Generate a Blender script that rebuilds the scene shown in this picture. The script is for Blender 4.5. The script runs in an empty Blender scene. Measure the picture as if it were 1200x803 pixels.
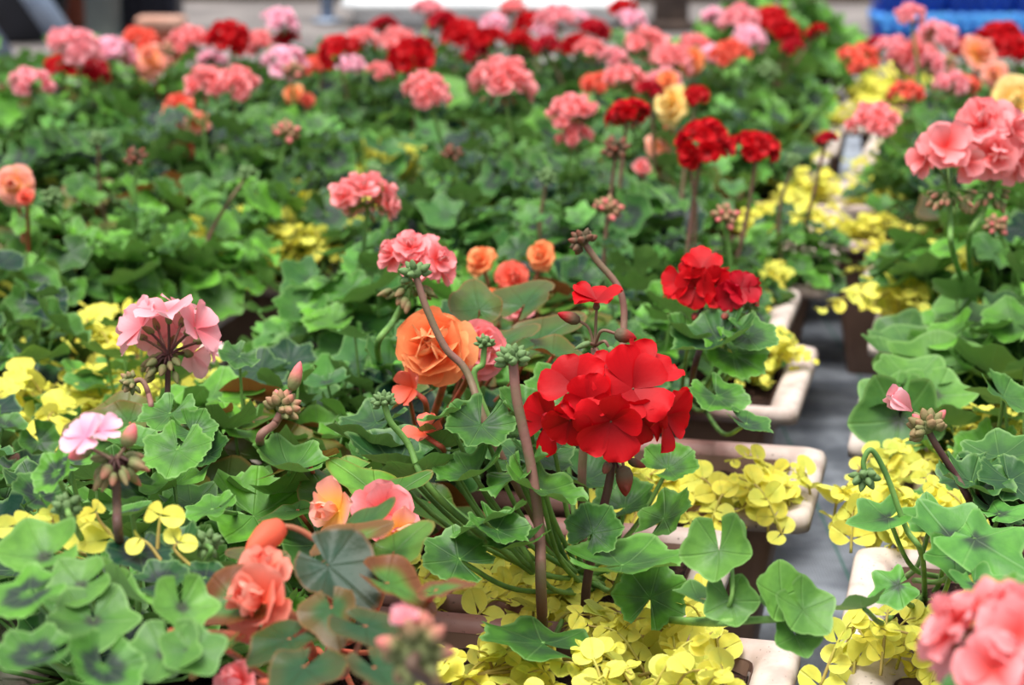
import bpy, math, random
import numpy as np
from mathutils import Vector, Matrix

# ------------------------------------------------------------------ camera, light, exposure
SC = bpy.context.scene
COL = SC.collection
F, W_PX, H_PX = 2400.0, 1200.0, 803.0
CAM_Z = 0.66
PITCH = math.atan2(401.5 + 220.0, F)
cam_data = bpy.data.cameras.new('camera')
cam = bpy.data.objects.new('camera', cam_data)
COL.objects.link(cam)
cam.location = (0, 0, CAM_Z)
cam.rotation_euler = (math.pi / 2 - PITCH, 0, 0)
cam_data.sensor_width = 36.0
cam_data.lens = F / W_PX * 36.0
cam_data.clip_start = 0.05
cam_data.clip_end = 200
cam_data.dof.use_dof = True
cam_data.dof.focus_distance = 1.24
cam_data.dof.aperture_fstop = 7.8
cam_data.dof.aperture_blades = 7
SC.camera = cam

world = bpy.data.worlds.new('overcast_sky')
SC.world = world
world.use_nodes = True
wn, wl = world.node_tree.nodes, world.node_tree.links
wn.clear()
wo = wn.new('ShaderNodeOutputWorld'); wb = wn.new('ShaderNodeBackground')
wt = wn.new('ShaderNodeTexCoord'); ws = wn.new('ShaderNodeSeparateXYZ'); wr = wn.new('ShaderNodeValToRGB')
wl.new(wt.outputs['Generated'], ws.inputs[0]); wl.new(ws.outputs['Z'], wr.inputs[0])
wr.color_ramp.elements[0].position = 0.0; wr.color_ramp.elements[0].color = (0.16, 0.18, 0.20, 1)
wr.color_ramp.elements[1].position = 0.9; wr.color_ramp.elements[1].color = (1.0, 1.0, 1.02, 1)
e = wr.color_ramp.elements.new(0.35); e.color = (0.46, 0.50, 0.54, 1)
wl.new(wr.outputs[0], wb.inputs[0]); wb.inputs[1].default_value = 0.95
wl.new(wb.outputs[0], wo.inputs[0])

sun_data = bpy.data.lights.new('sun', 'SUN')
sun_data.energy = 2.9
sun_data.angle = math.radians(35)
sun_data.color = (1.0, 0.985, 0.95)
sun = bpy.data.objects.new('sun', sun_data)
COL.objects.link(sun)
sun.rotation_euler = (math.radians(14), math.radians(-10), 0)

SC.view_settings.view_transform = 'Standard'
SC.view_settings.look = 'None'
SC.view_settings.gamma = 1.0
SC.view_settings.use_curve_mapping = False
SC.view_settings.exposure = 0.66

# ------------------------------------------------------------------ where a pixel of the photograph lies in the place
SP, CP = math.sin(PITCH), math.cos(PITCH)
def ray(px, py):
    a, b = (px - 600.0) / F, (401.5 - py) / F
    return np.array([a, CP + b * SP, -SP + b * CP])
def A(px, py, d):
    return np.array([0, 0, CAM_Z]) + ray(px, py) * d
def onz(px, py, z):
    r = ray(px, py)
    return np.array([0, 0, CAM_Z]) + r * ((z - CAM_Z) / r[2])
def depth_of(p):
    return p[1] * CP - (p[2] - CAM_Z) * SP

# ------------------------------------------------------------------ materials
def srgb(r, g, b):
    f = lambda c: (c / 255 / 12.92) if c <= 10 else ((c / 255 + 0.055) / 1.055) ** 2.4
    return (f(r), f(g), f(b), 1.0)

class NT:
    """small node helper"""
    def __init__(self, name):
        self.m = bpy.data.materials.new(name); self.m.use_nodes = True
        self.t = self.m.node_tree; self.t.nodes.clear()
        self.out = self.n('ShaderNodeOutputMaterial')
    def n(self, kind, **kw):
        x = self.t.nodes.new(kind)
        for k, v in kw.items(): setattr(x, k, v)
        return x
    def l(self, a, b): self.t.links.new(a, b)
    def math(self, op, a, b=None, clamp=False):
        x = self.n('ShaderNodeMath', operation=op); x.use_clamp = clamp
        for i, v in enumerate((a, b)):
            if v is None: continue
            if isinstance(v, (int, float)): x.inputs[i].default_value = v
            else: self.l(v, x.inputs[i])
        return x.outputs[0]
    def mix(self, f, a, b):
        x = self.n('ShaderNodeMix', data_type='RGBA')
        for i, v in ((0, f), (6, a), (7, b)):
            if isinstance(v, (int, float)): x.inputs[i].default_value = v
            elif isinstance(v, tuple): x.inputs[i].default_value = v
            else: self.l(v, x.inputs[i])
        return x.outputs[2]
    def step(self, v, lo, hi):
        x = self.n('ShaderNodeMapRange', interpolation_type='SMOOTHSTEP')
        self.l(v, x.inputs[0]); x.inputs[1].default_value = lo; x.inputs[2].default_value = hi
        return x.outputs[0]
    def noise(self, scale, detail=3, vec=None):
        x = self.n('ShaderNodeTexNoise'); x.inputs['Scale'].default_value = scale; x.inputs['Detail'].default_value = detail
        if vec is not None: self.l(vec, x.inputs['Vector'])
        return x.outputs['Fac']
    def pos(self): return self.n('ShaderNodeTexCoord').outputs['Object']
    def bsdf(self, col, rough=0.5, spec=0.4, bump=None, bs=0.2, trans=None, tcol=None, metal=0.0, bd=0.001):
        p = self.n('ShaderNodeBsdfPrincipled')
        if isinstance(col, tuple): p.inputs['Base Color'].default_value = col
        else: self.l(col, p.inputs['Base Color'])
        if isinstance(rough, (int, float)): p.inputs['Roughness'].default_value = rough
        else: self.l(rough, p.inputs['Roughness'])
        p.inputs['Specular IOR Level'].default_value = spec
        p.inputs['Metallic'].default_value = metal
        if bump is not None:
            b = self.n('ShaderNodeBump'); b.inputs['Strength'].default_value = bs; b.inputs['Distance'].default_value = bd
            self.l(bump, b.inputs['Height']); self.l(b.outputs[0], p.inputs['Normal'])
        o = p.outputs[0]
        if trans:
            tr = self.n('ShaderNodeBsdfTranslucent')
            c = tcol if tcol is not None else col
            if isinstance(c, tuple): tr.inputs[0].default_value = c
            else: self.l(c, tr.inputs[0])
            ms = self.n('ShaderNodeMixShader'); ms.inputs[0].default_value = trans
            self.l(o, ms.inputs[1]); self.l(tr.outputs[0], ms.inputs[2]); o = ms.outputs[0]
        self.l(o, self.out.inputs[0])
        return self.m
    def tint(self):
        a = self.n('ShaderNodeAttribute', attribute_name='tint'); s = self.n('ShaderNodeSeparateColor')
        self.l(a.outputs['Color'], s.inputs[0]); return s.outputs
    def polar(self):
        u = self.n('ShaderNodeUVMap'); s = self.n('ShaderNodeSeparateXYZ'); self.l(u.outputs[0], s.inputs[0])
        x, y = s.outputs[0], s.outputs[1]
        r = self.math('SQRT', self.math('ADD', self.math('MULTIPLY', x, x), self.math('MULTIPLY', y, y)))
        return r, self.math('ARCTAN2', x, y), x, y

def leaf_mat(name, bright, dark, zone, edge, under, nveins, rough=0.46, trans=0.17, vein_gain=0.14, spec=0.30, zr=(0.10, 0.30, 0.46, 0.72)):
    k = NT(name); T = k.tint(); r, th, x, y = k.polar()
    nz = k.noise(90, 3, k.pos())
    c = k.mix(T[0], bright, dark)
    hv = k.n('ShaderNodeHueSaturation'); k.l(c, hv.inputs['Color'])
    k.l(k.math('ADD', 0.62, k.math('MULTIPLY', T[1], 0.76)), hv.inputs['Value'])
    c = hv.outputs[0]
    c = k.mix(k.math('MULTIPLY', k.step(nz, 0.3, 0.7), 0.35), c, dark)
    nz2 = k.noise(420, 2, k.pos())
    c = k.mix(k.math('MULTIPLY', k.step(r, 0.75, 0.1), 0.35), c, dark)
    # leaf zone: a dark horseshoe around the stalk
    ring = k.math('MULTIPLY', k.step(r, zr[0], zr[1]), k.math('SUBTRACT', 1.0, k.step(r, zr[2], zr[3])))
    c = k.mix(k.math('MULTIPLY', ring, T[2]), c, zone)
    v = k.math('ABSOLUTE', k.math('SINE', k.math('MULTIPLY', th, nveins / 2.0)))
    vm = k.math('SUBTRACT', 1.0, k.step(k.math('MULTIPLY', v, k.math('ADD', r, 0.15)), 0.02, 0.14))
    c = k.mix(k.math('MULTIPLY', vm, vein_gain), c, edge)
    em = k.step(r, 0.90, 0.99)
    c = k.mix(k.math('MULTIPLY', em, 0.4), c, edge)
    g = k.n('ShaderNodeNewGeometry')
    c = k.mix(k.math('MULTIPLY', g.outputs['Backfacing'], 0.75), c, under)
    bm = k.math('ADD', k.math('ADD', k.math('MULTIPLY', nz, 0.8), k.math('MULTIPLY', nz2, 0.25)), k.math('MULTIPLY', vm, -0.8))
    return k.bsdf(c, rough, spec, bm, 0.5, trans, None, bd=0.0015)

M = {}
M['zonal'] = leaf_mat('zonal_leaf', srgb(110, 174, 50), srgb(16, 54, 36), srgb(34, 42, 44), srgb(146, 186, 110), srgb(118, 158, 78), 7)
M['ivy'] = leaf_mat('ivy_leaf', srgb(106, 170, 62), srgb(28, 74, 46), srgb(42, 40, 46), srgb(148, 188, 114), srgb(118, 160, 82), 5, zr=(-.1, 0.0, 0.14, 0.42))
M['soft'] = leaf_mat('soft_lobed_leaf', srgb(112, 162, 64), srgb(36, 80, 42), srgb(50, 42, 48), srgb(150, 190, 112), srgb(118, 162, 80), 5, 0.44, zr=(-.1, 0.0, 0.08, 0.32))
M['begonia'] = leaf_mat('begonia_leaf', srgb(104, 156, 50), srgb(20, 58, 34), srgb(112, 66, 34), srgb(150, 96, 52), srgb(156, 86, 46), 7, 0.40, 0.2, 0.04, zr=(.35, .8, 1.2, 1.4))
M['jenny'] = leaf_mat('golden_leaf', srgb(246, 230, 92), srgb(200, 212, 96), srgb(206, 200, 80), srgb(250, 242, 150), srgb(226, 222, 104), 2, 0.5, 0.32, 0.10, 0.25)

def petal_mat(name, base, edge, under, rough=0.55, trans=0.30, vein=0.12):
    k = NT(name); T = k.tint(); u = k.n('ShaderNodeUVMap'); s = k.n('ShaderNodeSeparateXYZ'); k.l(u.outputs[0], s.inputs[0])
    c = k.mix(k.step(T[1], 0.1, 0.95), base, edge)
    hv = k.n('ShaderNodeHueSaturation'); k.l(c, hv.inputs['Color'])
    k.l(k.math('ADD', 0.80, k.math('MULTIPLY', T[0], 0.4)), hv.inputs['Value']); c = hv.outputs[0]
    v = k.math('ABSOLUTE', k.math('SINE', k.math('MULTIPLY', s.outputs[0], 11.0)))
    c = k.mix(k.math('MULTIPLY', k.math('SUBTRACT', 1.0, k.step(v, 0.0, 0.5)), vein), c, base)
    g = k.n('ShaderNodeNewGeometry')
    c = k.mix(k.math('MULTIPLY', g.outputs['Backfacing'], 0.5), c, under)
    return k.bsdf(c, rough, 0.25, k.noise(160, 2, k.pos()), 0.25, trans)
M['red'] = petal_mat('red_petal', srgb(166, 2, 14), srgb(212, 5, 20), srgb(200, 14, 46))
M['coral'] = petal_mat('coral_petal', srgb(238, 94, 90), srgb(252, 162, 164), srgb(253, 192, 192))
M['pink'] = petal_mat('pink_petal', srgb(236, 116, 126), srgb(251, 176, 184), srgb(253, 200, 206))
M['pale'] = petal_mat('pale_pink_petal', srgb(240, 144, 172), srgb(253, 200, 216), srgb(254, 214, 226))
M['orange'] = petal_mat('orange_petal', srgb(248, 120, 60), srgb(252, 168, 112), srgb(253, 182, 130))
M['salmon'] = petal_mat('salmon_petal', srgb(240, 92, 60), srgb(246, 120, 100), srgb(250, 150, 130))
M['blush'] = petal_mat('blush_petal', srgb(242, 112, 82), srgb(252, 162, 142), srgb(252, 182, 160))
M['yellow'] = petal_mat('yellow_petal', srgb(250, 204, 84), srgb(253, 228, 160), srgb(252, 220, 140))
M['peach'] = petal_mat('peach_petal', srgb(250, 200, 84), srgb(252, 176, 162), srgb(252, 190, 150))
M['crimson'] = petal_mat('crimson_petal', srgb(150, 0, 20), srgb(196, 6, 34), srgb(206, 30, 70))

def stem_mat(name, a, b, rough=0.55):
    k = NT(name); p = k.pos(); c = k.mix(k.step(k.noise(45, 2, p), 0.35, 0.65), a, b)
    return k.bsdf(c, rough, 0.3, k.noise(300, 2, p), 0.3)
M['stem'] = stem_mat('green_stem', srgb(120, 160, 80), srgb(92, 132, 66))
M['jstem'] = stem_mat('golden_stem', srgb(196, 190, 84), srgb(176, 150, 84))
M['stalk'] = stem_mat('brown_pink_stem', srgb(140, 98, 88), srgb(120, 104, 78))
M['dstalk'] = stem_mat('dark_purple_stem', srgb(84, 50, 52), srgb(96, 74, 60))
M['bstem'] = stem_mat('begonia_stem', srgb(196, 92, 72), srgb(150, 92, 62))
def bud_mat(name, green, tip):
    k = NT(name); T = k.tint(); c = k.mix(k.math('MULTIPLY', k.step(T[0], 0.25, 0.75), T[1]), green, tip)
    return k.bsdf(c, 0.6, 0.25, k.noise(400, 2, k.pos()), 0.5, 0.12)
M['bud_green'] = bud_mat('green_bud', srgb(112, 140, 88), srgb(160, 172, 128))
M['bud_pink'] = bud_mat('pink_bud', srgb(126, 132, 84), srgb(238, 120, 124))
M['bud_red'] = bud_mat('red_bud', srgb(104, 92, 70), srgb(170, 8, 28))

def simple(name, a, b, scale, rough, bs=0.3, spec=0.3, bd=0.002, metal=0.0):
    k = NT(name); p = k.pos(); n = k.noise(scale, 5, p); c = k.mix(k.step(n, 0.35, 0.68), a, b)
    return k.bsdf(c, rough, spec, k.noise(scale * 3, 4, p), bs, metal=metal, bd=bd)
M['box'] = simple('brown_plastic', srgb(120, 92, 78), srgb(142, 112, 96), 14, 0.55)
def rim_mat():
    # weathered plastic: worn pale at the ends, still red-brown along the sides
    k = NT('faded_rim'); p = k.pos(); n = k.noise(26, 5, p); s = k.n('ShaderNodeSeparateXYZ'); k.l(p, s.inputs[0])
    wear = k.step(k.math('ADD', k.math('ABSOLUTE', s.outputs[0]), k.math('MULTIPLY', n, 0.07)), 0.17, 0.245)
    c = k.mix(wear, srgb(138, 94, 86), srgb(212, 196, 186))
    c = k.mix(k.math('MULTIPLY', k.step(n, 0.42, 0.66), 0.55), c, srgb(150, 118, 106))
    c = k.mix(k.math('MULTIPLY', k.step(k.noise(300, 3, p), 0.66, 0.72), 0.7), c, srgb(70, 50, 42))
    return k.bsdf(c, 0.5, 0.35, k.noise(60, 4, p), 0.15, bd=0.002)
M['rim'] = rim_mat()
def soil_mat():
    k = NT('peat_soil'); p = k.pos(); n = k.noise(120, 6, p); n2 = k.noise(420, 3, p)
    c = k.mix(k.step(n, 0.35, 0.7), srgb(30, 20, 17), srgb(68, 48, 40))
    c = k.mix(k.math('MULTIPLY', k.step(n2, 0.66, 0.74), 0.6), c, srgb(130, 108, 92))
    return k.bsdf(c, 0.95, 0.1, k.math('ADD', n, n2), 1.0, bd=0.006)
M['soil'] = soil_mat()
def fabric_mat():
    k = NT('weed_fabric'); p = k.pos()
    w1 = k.n('ShaderNodeTexWave', bands_direction='X'); w1.inputs['Scale'].default_value = 110; k.l(p, w1.inputs[0])
    w2 = k.n('ShaderNodeTexWave', bands_direction='Y'); w2.inputs['Scale'].default_value = 110; k.l(p, w2.inputs[0])
    wv = k.math('MULTIPLY', w1.outputs[1], w2.outputs[1]); n = k.noise(16, 5, p)
    c = k.mix(k.step(n, 0.3, 0.75), srgb(92, 98, 108), srgb(178, 184, 194))
    c = k.mix(k.math('MULTIPLY', wv, 0.35), c, srgb(150, 156, 166))
    s = k.n('ShaderNodeSeparateXYZ'); k.l(p, s.inputs[0])
    line = k.math('LESS_THAN', k.math('ABSOLUTE', k.math('SUBTRACT', k.math('PINGPONG', s.outputs[0], 0.12), 0.06)), 0.0015)
    c = k.mix(k.math('MULTIPLY', line, 0.7), c, srgb(40, 120, 100))
    return k.bsdf(c, 0.55, 0.4, k.math('ADD', wv, n), 0.6, bd=0.003)
M['fabric'] = fabric_mat()
M['concrete'] = simple('concrete', srgb(104, 98, 96), srgb(136, 128, 124), 3.0, 0.85, 0.2)
M['black'] = simple('black_plastic', srgb(26, 27, 32), srgb(38, 40, 48), 6, 0.5)
M['navy'] = simple('dark_crate_plastic', srgb(30, 32, 44), srgb(40, 44, 58), 5, 0.5)
M['steel'] = simple('galvanised_steel', srgb(128, 142, 164), srgb(160, 172, 190), 8, 0.4, 0.1, metal=0.3)
M['grey_post'] = simple('grey_post', srgb(108, 118, 120), srgb(140, 146, 142), 6, 0.6)
M['terracotta'] = simple('terracotta', srgb(140, 70, 52), srgb(172, 98, 78), 8, 0.75)
M['pale_terracotta'] = simple('pale_terracotta', srgb(190, 140, 120), srgb(216, 172, 152), 8, 0.75)
M['white'] = simple('white_plastic', srgb(214, 216, 218), srgb(240, 240, 240), 6, 0.4, 0.1)
M['darkwood'] = simple('dark_wood', srgb(50, 40, 36), srgb(78, 64, 56), 10, 0.85, 0.6)
M['timber'] = simple('weathered_timber', srgb(110, 92, 78), srgb(140, 120, 104), 5, 0.85, 0.5)
M['blue'] = simple('blue_plastic', srgb(18, 60, 170), srgb(28, 84, 206), 5, 0.4)
M['sky_blue'] = simple('light_blue_plastic', srgb(60, 140, 226), srgb(90, 170, 236), 5, 0.4)

# ------------------------------------------------------------------ mesh collector
class MB:
    def __init__(self): self.v = []; self.f = []; self.uv = []; self.t = []; self.m = []; self.n = 0
    def add(self, V, Fs, UV=None, T=(0.5, 0.5, 0.0), m=0):
        k = len(V)
        self.v.append(np.asarray(V, float))
        self.uv.append(np.zeros((k, 2)) if UV is None else np.asarray(UV, float))
        T = np.asarray(T, float)
        self.t.append(np.tile(T, (k, 1)) if T.ndim == 1 else T)
        n = self.n
        self.f.extend([tuple(i + n for i in f) for f in Fs]); self.m.extend([m] * len(Fs))
        self.n += k
    def build(self, name, mats, parent=None, origin=(0, 0, 0)):
        me = bpy.data.meshes.new(name)
        V = np.concatenate(self.v) - np.asarray(origin, float)
        me.from_pydata(V.tolist(), [], self.f)
        UV = np.concatenate(self.uv); T = np.concatenate(self.t)
        li = np.empty(len(me.loops), np.int32); me.loops.foreach_get('vertex_index', li)
        lay = me.uv_layers.new(name='UVMap'); lay.data.foreach_set('uv', UV[li].astype(np.float32).ravel())
        at = me.color_attributes.new('tint', 'FLOAT_COLOR', 'POINT')
        at.data.foreach_set('color', np.concatenate([T, np.ones((len(T), 1))], 1).astype(np.float32).ravel())
        me.polygons.foreach_set('use_smooth', np.ones(len(me.polygons), bool))
        if not isinstance(mats, (list, tuple)): mats = [mats]
        for m in mats: me.materials.append(m)
        me.polygons.foreach_set('material_index', np.array(self.m, np.int32))
        me.update()
        o = bpy.data.objects.new(name, me); COL.objects.link(o)
        if parent is not None: o.parent = parent
        return o

def tag(o, label, cat, group=None, kind=None):
    if label: o['label'] = label
    if cat: o['category'] = cat
    if group: o['group'] = group
    if kind: o['kind'] = kind
    return o
def thing(name, label, cat, loc, group=None):
    o = bpy.data.objects.new(name, None); COL.objects.link(o)
    o.empty_display_size = 0.02
    o.location = tuple(float(c) for c in loc); return tag(o, label, cat, group)
def linked(name, mesh_obj, parent, loc=(0, 0, 0), rz=0.0, sc=1.0, rot=None):
    o = bpy.data.objects.new(name, mesh_obj.data if hasattr(mesh_obj, 'data') else mesh_obj); COL.objects.link(o)
    o.parent = parent; o.location = tuple(float(c) for c in loc)
    o.rotation_euler = rot if rot is not None else (0, 0, rz)
    o.scale = (sc,) * 3 if isinstance(sc, (int, float)) else sc
    return o

# ------------------------------------------------------------------ geometry bricks
def unit(v): v = np.asarray(v, float); return v / (np.linalg.norm(v) + 1e-12)
def frame(az, el, roll=0.0):
    az, el, roll = map(math.radians, (az, el, roll))
    t = np.array([math.cos(az) * math.cos(el), math.sin(az) * math.cos(el), math.sin(el)])
    s0 = np.array([math.sin(az), -math.cos(az), 0.0]); n0 = np.cross(s0, t)
    s = s0 * math.cos(roll) - n0 * math.sin(roll)
    return s, t, np.cross(s, t)
def frame_tn(t, n):
    n = unit(n); t = unit(t - n * np.dot(t, n)); return np.cross(t, n), t, n
def put(V, o, fr):
    s, t, n = fr
    return np.asarray(o) + V[:, :1] * s + V[:, 1:2] * t + V[:, 2:3] * n

_fan = {}
def fan_faces(na, nr):
    if (na, nr) not in _fan:
        fs = []
        for j in range(na - 1):
            fs.append((0, 1 + j + 1, 1 + j))
            for i in range(nr - 1):
                a = 1 + i * na + j; b = 1 + (i + 1) * na + j
                fs.append((a, a + 1, b + 1, b))
        _fan[(na, nr)] = fs
    return _fan[(na, nr)]
def fan(thmax, na, nr, R, Z, s):
    th = np.linspace(-thmax, thmax, na); q = np.linspace(0, 1, nr + 1)[1:] ** 0.85
    Q, TH = np.meshgrid(q, th, indexing='ij')
    r = Q * R(th)[None, :] * s
    x, y = r * np.sin(TH), r * np.cos(TH); z = Z(Q, TH, x, y)
    V = np.concatenate([[[0, 0, 0]], np.stack([x.ravel(), y.ravel(), z.ravel()], 1)])
    UV = np.concatenate([[[0, 0]], np.stack([(Q * np.sin(TH)).ravel(), (Q * np.cos(TH)).ravel()], 1)])
    return V, fan_faces(na, nr), UV

def leaf(kind, rg, s, hi=True):
    ph, ph2 = rg.uniform(0, 6.28), rg.uniform(0, 6.28)
    if kind == 'zonal':
        cup, ruf, ben = rg.uniform(0.05, 0.45), (rg.uniform(0.05, 0.11) if hi else rg.uniform(0.07, 0.17)), rg.uniform(-0.05, 0.35)
        mm = rg.choice([4, 5, 6, 7, 8])
        R = lambda t: (1 + 0.075 * np.cos(7 * t) + 0.030 * np.cos(23 * t + ph)) * (1 - 0.16 * (np.abs(t) / 2.8) ** 2)
        Z = lambda Q, t, x, y: s * (cup * Q ** 2 + ruf * Q ** 2.6 * np.sin(mm * t + ph) + 0.028 * Q * np.cos(7 * t) - 0.02) - ben * y * np.abs(y) / s * 0.6
        return fan(math.radians(163), 70 if hi else 26, 5 if hi else 3, R, Z, s)
    if kind == 'soft':                                                    # shallow-lobed, smooth-edged
        cup, ruf, ben = rg.uniform(0.15, 0.5), rg.uniform(0.04, 0.12), rg.uniform(0.0, 0.4)
        R = lambda t: (1 + 0.10 * np.cos(5 * t) + 0.012 * np.cos(15 * t)) * (1 - 0.12 * (np.abs(t) / 2.8) ** 2)
        Z = lambda Q, t, x, y: s * (cup * Q ** 2 + ruf * Q ** 2 * np.sin(3 * t + ph) + 0.04 * Q * np.cos(5 * t)) - ben * y * np.abs(y) / s * 0.6
        return fan(math.radians(170), 50 if hi else 26, 6 if hi else 3, R, Z, s)
    if kind == 'ivy':
        tips = np.radians([-172, -122, -62, 0, 62, 122, 172]); tr = np.array([.30, .78, .98, 1.12, .98, .78, .30])
        def R(t):
            i = np.clip(np.searchsorted(tips, t) - 1, 0, 5); u = (t - tips[i]) / (tips[i + 1] - tips[i])
            base = tr[i] * (1 - u) + tr[i + 1] * u
            return base * (1 - 0.27 * np.sin(np.pi * u) ** 1.5)
        cup, ben = rg.uniform(-0.05, 0.35), rg.uniform(-0.1, 0.4)
        Z = lambda Q, t, x, y: s * (cup * Q ** 2 + 0.08 * Q ** 2 * np.cos(5.8 * t) + 0.03 * Q ** 2 * np.sin(3 * t + ph)) - ben * y * np.abs(y) / s * 0.6
        return fan(math.radians(168), 41 if hi else 25, 5 if hi else 3, R, Z, s)
    if kind == 'begonia':
        sg = rg.choice([-1, 1])
        def R(t):
            saw = np.abs(((t * 3.2 + ph) % 1.0) - 0.5) * 0.05
            return (0.80 + 0.55 * np.exp(-(t / 0.42) ** 2)) * (1 + sg * 0.16 * np.sin(t)) * (1 - 0.1 * (np.abs(t) / 2.9) ** 3) + saw
        cup, ben = rg.uniform(0.0, 0.28), rg.uniform(0.05, 0.35)
        Z = lambda Q, t, x, y: s * (cup * Q ** 2 * np.sin(t) ** 2 + 0.015 * Q * np.cos(7 * t) + 0.05 * Q ** 2 * np.sin(5 * t + ph2)) - ben * y * np.abs(y) / s * 0.5
        return fan(math.radians(166), 44 if hi else 26, 5 if hi else 3, R, Z, s)
    # golden creeping leaf: nearly round, folded a little
    fo, ben = rg.uniform(0.05, 0.35), rg.uniform(-0.1, 0.35)
    R = lambda t: 1.0 + 0.06 * np.cos(t) + 0 * t
    Z = lambda Q, t, x, y: s * (fo * Q * np.abs(np.sin(t)) + 0.05 * Q ** 2 * np.sin(4 * t + ph)) - ben * (y + s) ** 2 / s * 0.3
    V, fs, UV = fan(math.radians(172), 15 if hi else 10, 3 if hi else 2, R, Z, s)
    V = V + np.array([0, s * 0.95, 0]); return V, fs, UV

def add_leaf(mb, kind, rg, o, fr, s, T, hi=True, m=0):
    V, fs, UV = leaf(kind, rg, s, hi); mb.add(put(V, o, fr), fs, UV, T, m)

def smooth_path(P, n=10):
    P = [np.asarray(p, float) for p in P]
    if len(P) == 2:
        return [P[0] + (P[1] - P[0]) * t for t in np.linspace(0, 1, n)]
    Q = [2 * P[0] - P[1]] + P + [2 * P[-1] - P[-2]]; out = []
    for i in range(1, len(Q) - 2):
        for t in np.linspace(0, 1, n, endpoint=False):
            a, b, c, d = Q[i - 1], Q[i], Q[i + 1], Q[i + 2]
            out.append(0.5 * (2 * b + (c - a) * t + (2 * a - 5 * b + 4 * c - d) * t * t + (3 * b - a - 3 * c + d) * t ** 3))
    out.append(P[-1]); return out
def tube(mb, P, r0, r1=None, k=6, m=0, T=(0.5, 0.5, 0.0)):
    P = np.array(P); n = len(P); r1 = r0 if r1 is None else r1
    rad = np.linspace(r0, r1, n); tan = np.gradient(P, axis=0)
    tan /= np.linalg.norm(tan, axis=1)[:, None] + 1e-12
    ref = np.array([1.0, 0, 0]) if abs(tan[0][0]) < 0.8 else np.array([0, 1.0, 0])
    V = []
    for i in range(n):
        s = unit(ref - tan[i] * np.dot(ref, tan[i])); b = np.cross(tan[i], s); ref = s
        for j in range(k):
            a = 2 * math.pi * j / k; V.append(P[i] + rad[i] * (s * math.cos(a) + b * math.sin(a)))
    fs = [(i * k + j, i * k + (j + 1) % k, (i + 1) * k + (j + 1) % k, (i + 1) * k + j) for i in range(n - 1) for j in range(k)]
    fs += [tuple(range(k))[::-1], tuple((n - 1) * k + j for j in range(k))]
    mb.add(V, fs, None, T, m)
def lathe(mb, prof, o, ax, k=8, m=0, Tf=None):
    """profile of (radius, height) turned about the axis AX from O"""
    ax = unit(ax); s = unit(np.cross(ax, [0.3, 0.9, 0.2])); b = np.cross(ax, s); V = []; T = []
    for i, (r, h) in enumerate(prof):
        for j in range(k):
            a = 2 * math.pi * j / k; V.append(np.asarray(o) + ax * h + r * (s * math.cos(a) + b * math.sin(a)))
            T.append(Tf(i / (len(prof) - 1)) if Tf else (0.5, 0.5, 0))
    n = len(prof)
    fs = [(i * k + j, i * k + (j + 1) % k, (i + 1) * k + (j + 1) % k, (i + 1) * k + j) for i in range(n - 1) for j in range(k)]
    fs += [tuple(range(k))[::-1], tuple((n - 1) * k + j for j in range(k))]
    mb.add(V, fs, None, np.array(T), m)
def bud(mb, o, ax, L, r, col=0.0, m=0, k=7):
    prof = [(0.25, 0), (0.7, .08), (1, .3), (.92, .52), (.62, .78), (.3, .93), (.06, 1.0)]
    lathe(mb, [(a * r, h * L) for a, h in prof], o, ax, k, m, lambda u: (u, col, 0))

PT = np.array([0, .14, .34, .58, .78, .92, 1.0]); PW = np.array([.10, .26, .62, .94, 1.0, .82, .42])
def petal(rg, L, Wd, cup, rec, ruf, nu=5):
    u = np.linspace(-1, 1, nu); T_, U_ = np.meshgrid(PT, u, indexing='ij')
    w = PW[:, None] * Wd / 2
    x = U_ * w; ph = rg.uniform(0, 6.28)
    y = L * (T_ - 0.05 * U_ ** 2 * T_ ** 3)
    z = cup * Wd * U_ ** 2 * PW[:, None] + rec * L * T_ ** 2 + ruf * L * T_ ** 2 * np.sin(3.2 * U_ + ph) + ruf * 0.5 * L * T_ ** 3 * np.cos(6 * U_ + 2 * ph)
    V = np.stack([x.ravel(), y.ravel(), z.ravel()], 1); n = nu
    fs = [(i * n + j, i * n + j + 1, (i + 1) * n + j + 1, (i + 1) * n + j) for i in range(len(PT) - 1) for j in range(n - 1)]
    return V, fs, np.stack([U_.ravel(), T_.ravel()], 1), T_.ravel()
def add_petal(mb, rg, o, nrm, rad, open_deg, L, Wd, cup, rec, ruf, shade, nu=5, m=0):
    a = math.radians(open_deg); t = nrm * math.cos(a) + rad * math.sin(a); n = nrm * math.sin(a) - rad * math.cos(a)
    V, fs, UV, tt = petal(rg, L, Wd, cup, rec, ruf, nu)
    T = np.stack([np.full(len(V), shade), tt, np.zeros(len(V))], 1)
    mb.add(put(V, o, (np.cross(t, n), t, n)), fs, UV, T, m)
def floret(mb, rg, o, nrm, L, rings, nu=5, m=0, ruf=(.03, .08), wid=(.82, 1.0), rec=(-.22, .12)):
    """rings: list of (count, opening angle, size factor)"""
    nrm = unit(nrm); s = unit(np.cross(nrm, [0.2, 0.5, 0.83])); b = np.cross(nrm, s); a0 = rg.uniform(0, 6.28)
    for k, (cnt, op, sz) in enumerate(rings):
        for i in range(cnt):
            a = a0 + k * 0.6 + 2 * math.pi * i / cnt + rg.uniform(-0.15, 0.15)
            rad = s * math.cos(a) + b * math.sin(a); l = L * sz * rg.uniform(0.88, 1.1)
            add_petal(mb, rg, o + nrm * 0.0015 * k, nrm, rad, op + rg.uniform(-9, 9), l, l * rg.uniform(*wid), rg.uniform(.3, .5) if op < 40 else rg.uniform(-0.05, 0.22), rg.uniform(.25, .5) if op < 40 else rg.uniform(*rec), rg.uniform(*ruf), rg.uniform(0.15, 0.9), nu, m)
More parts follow.
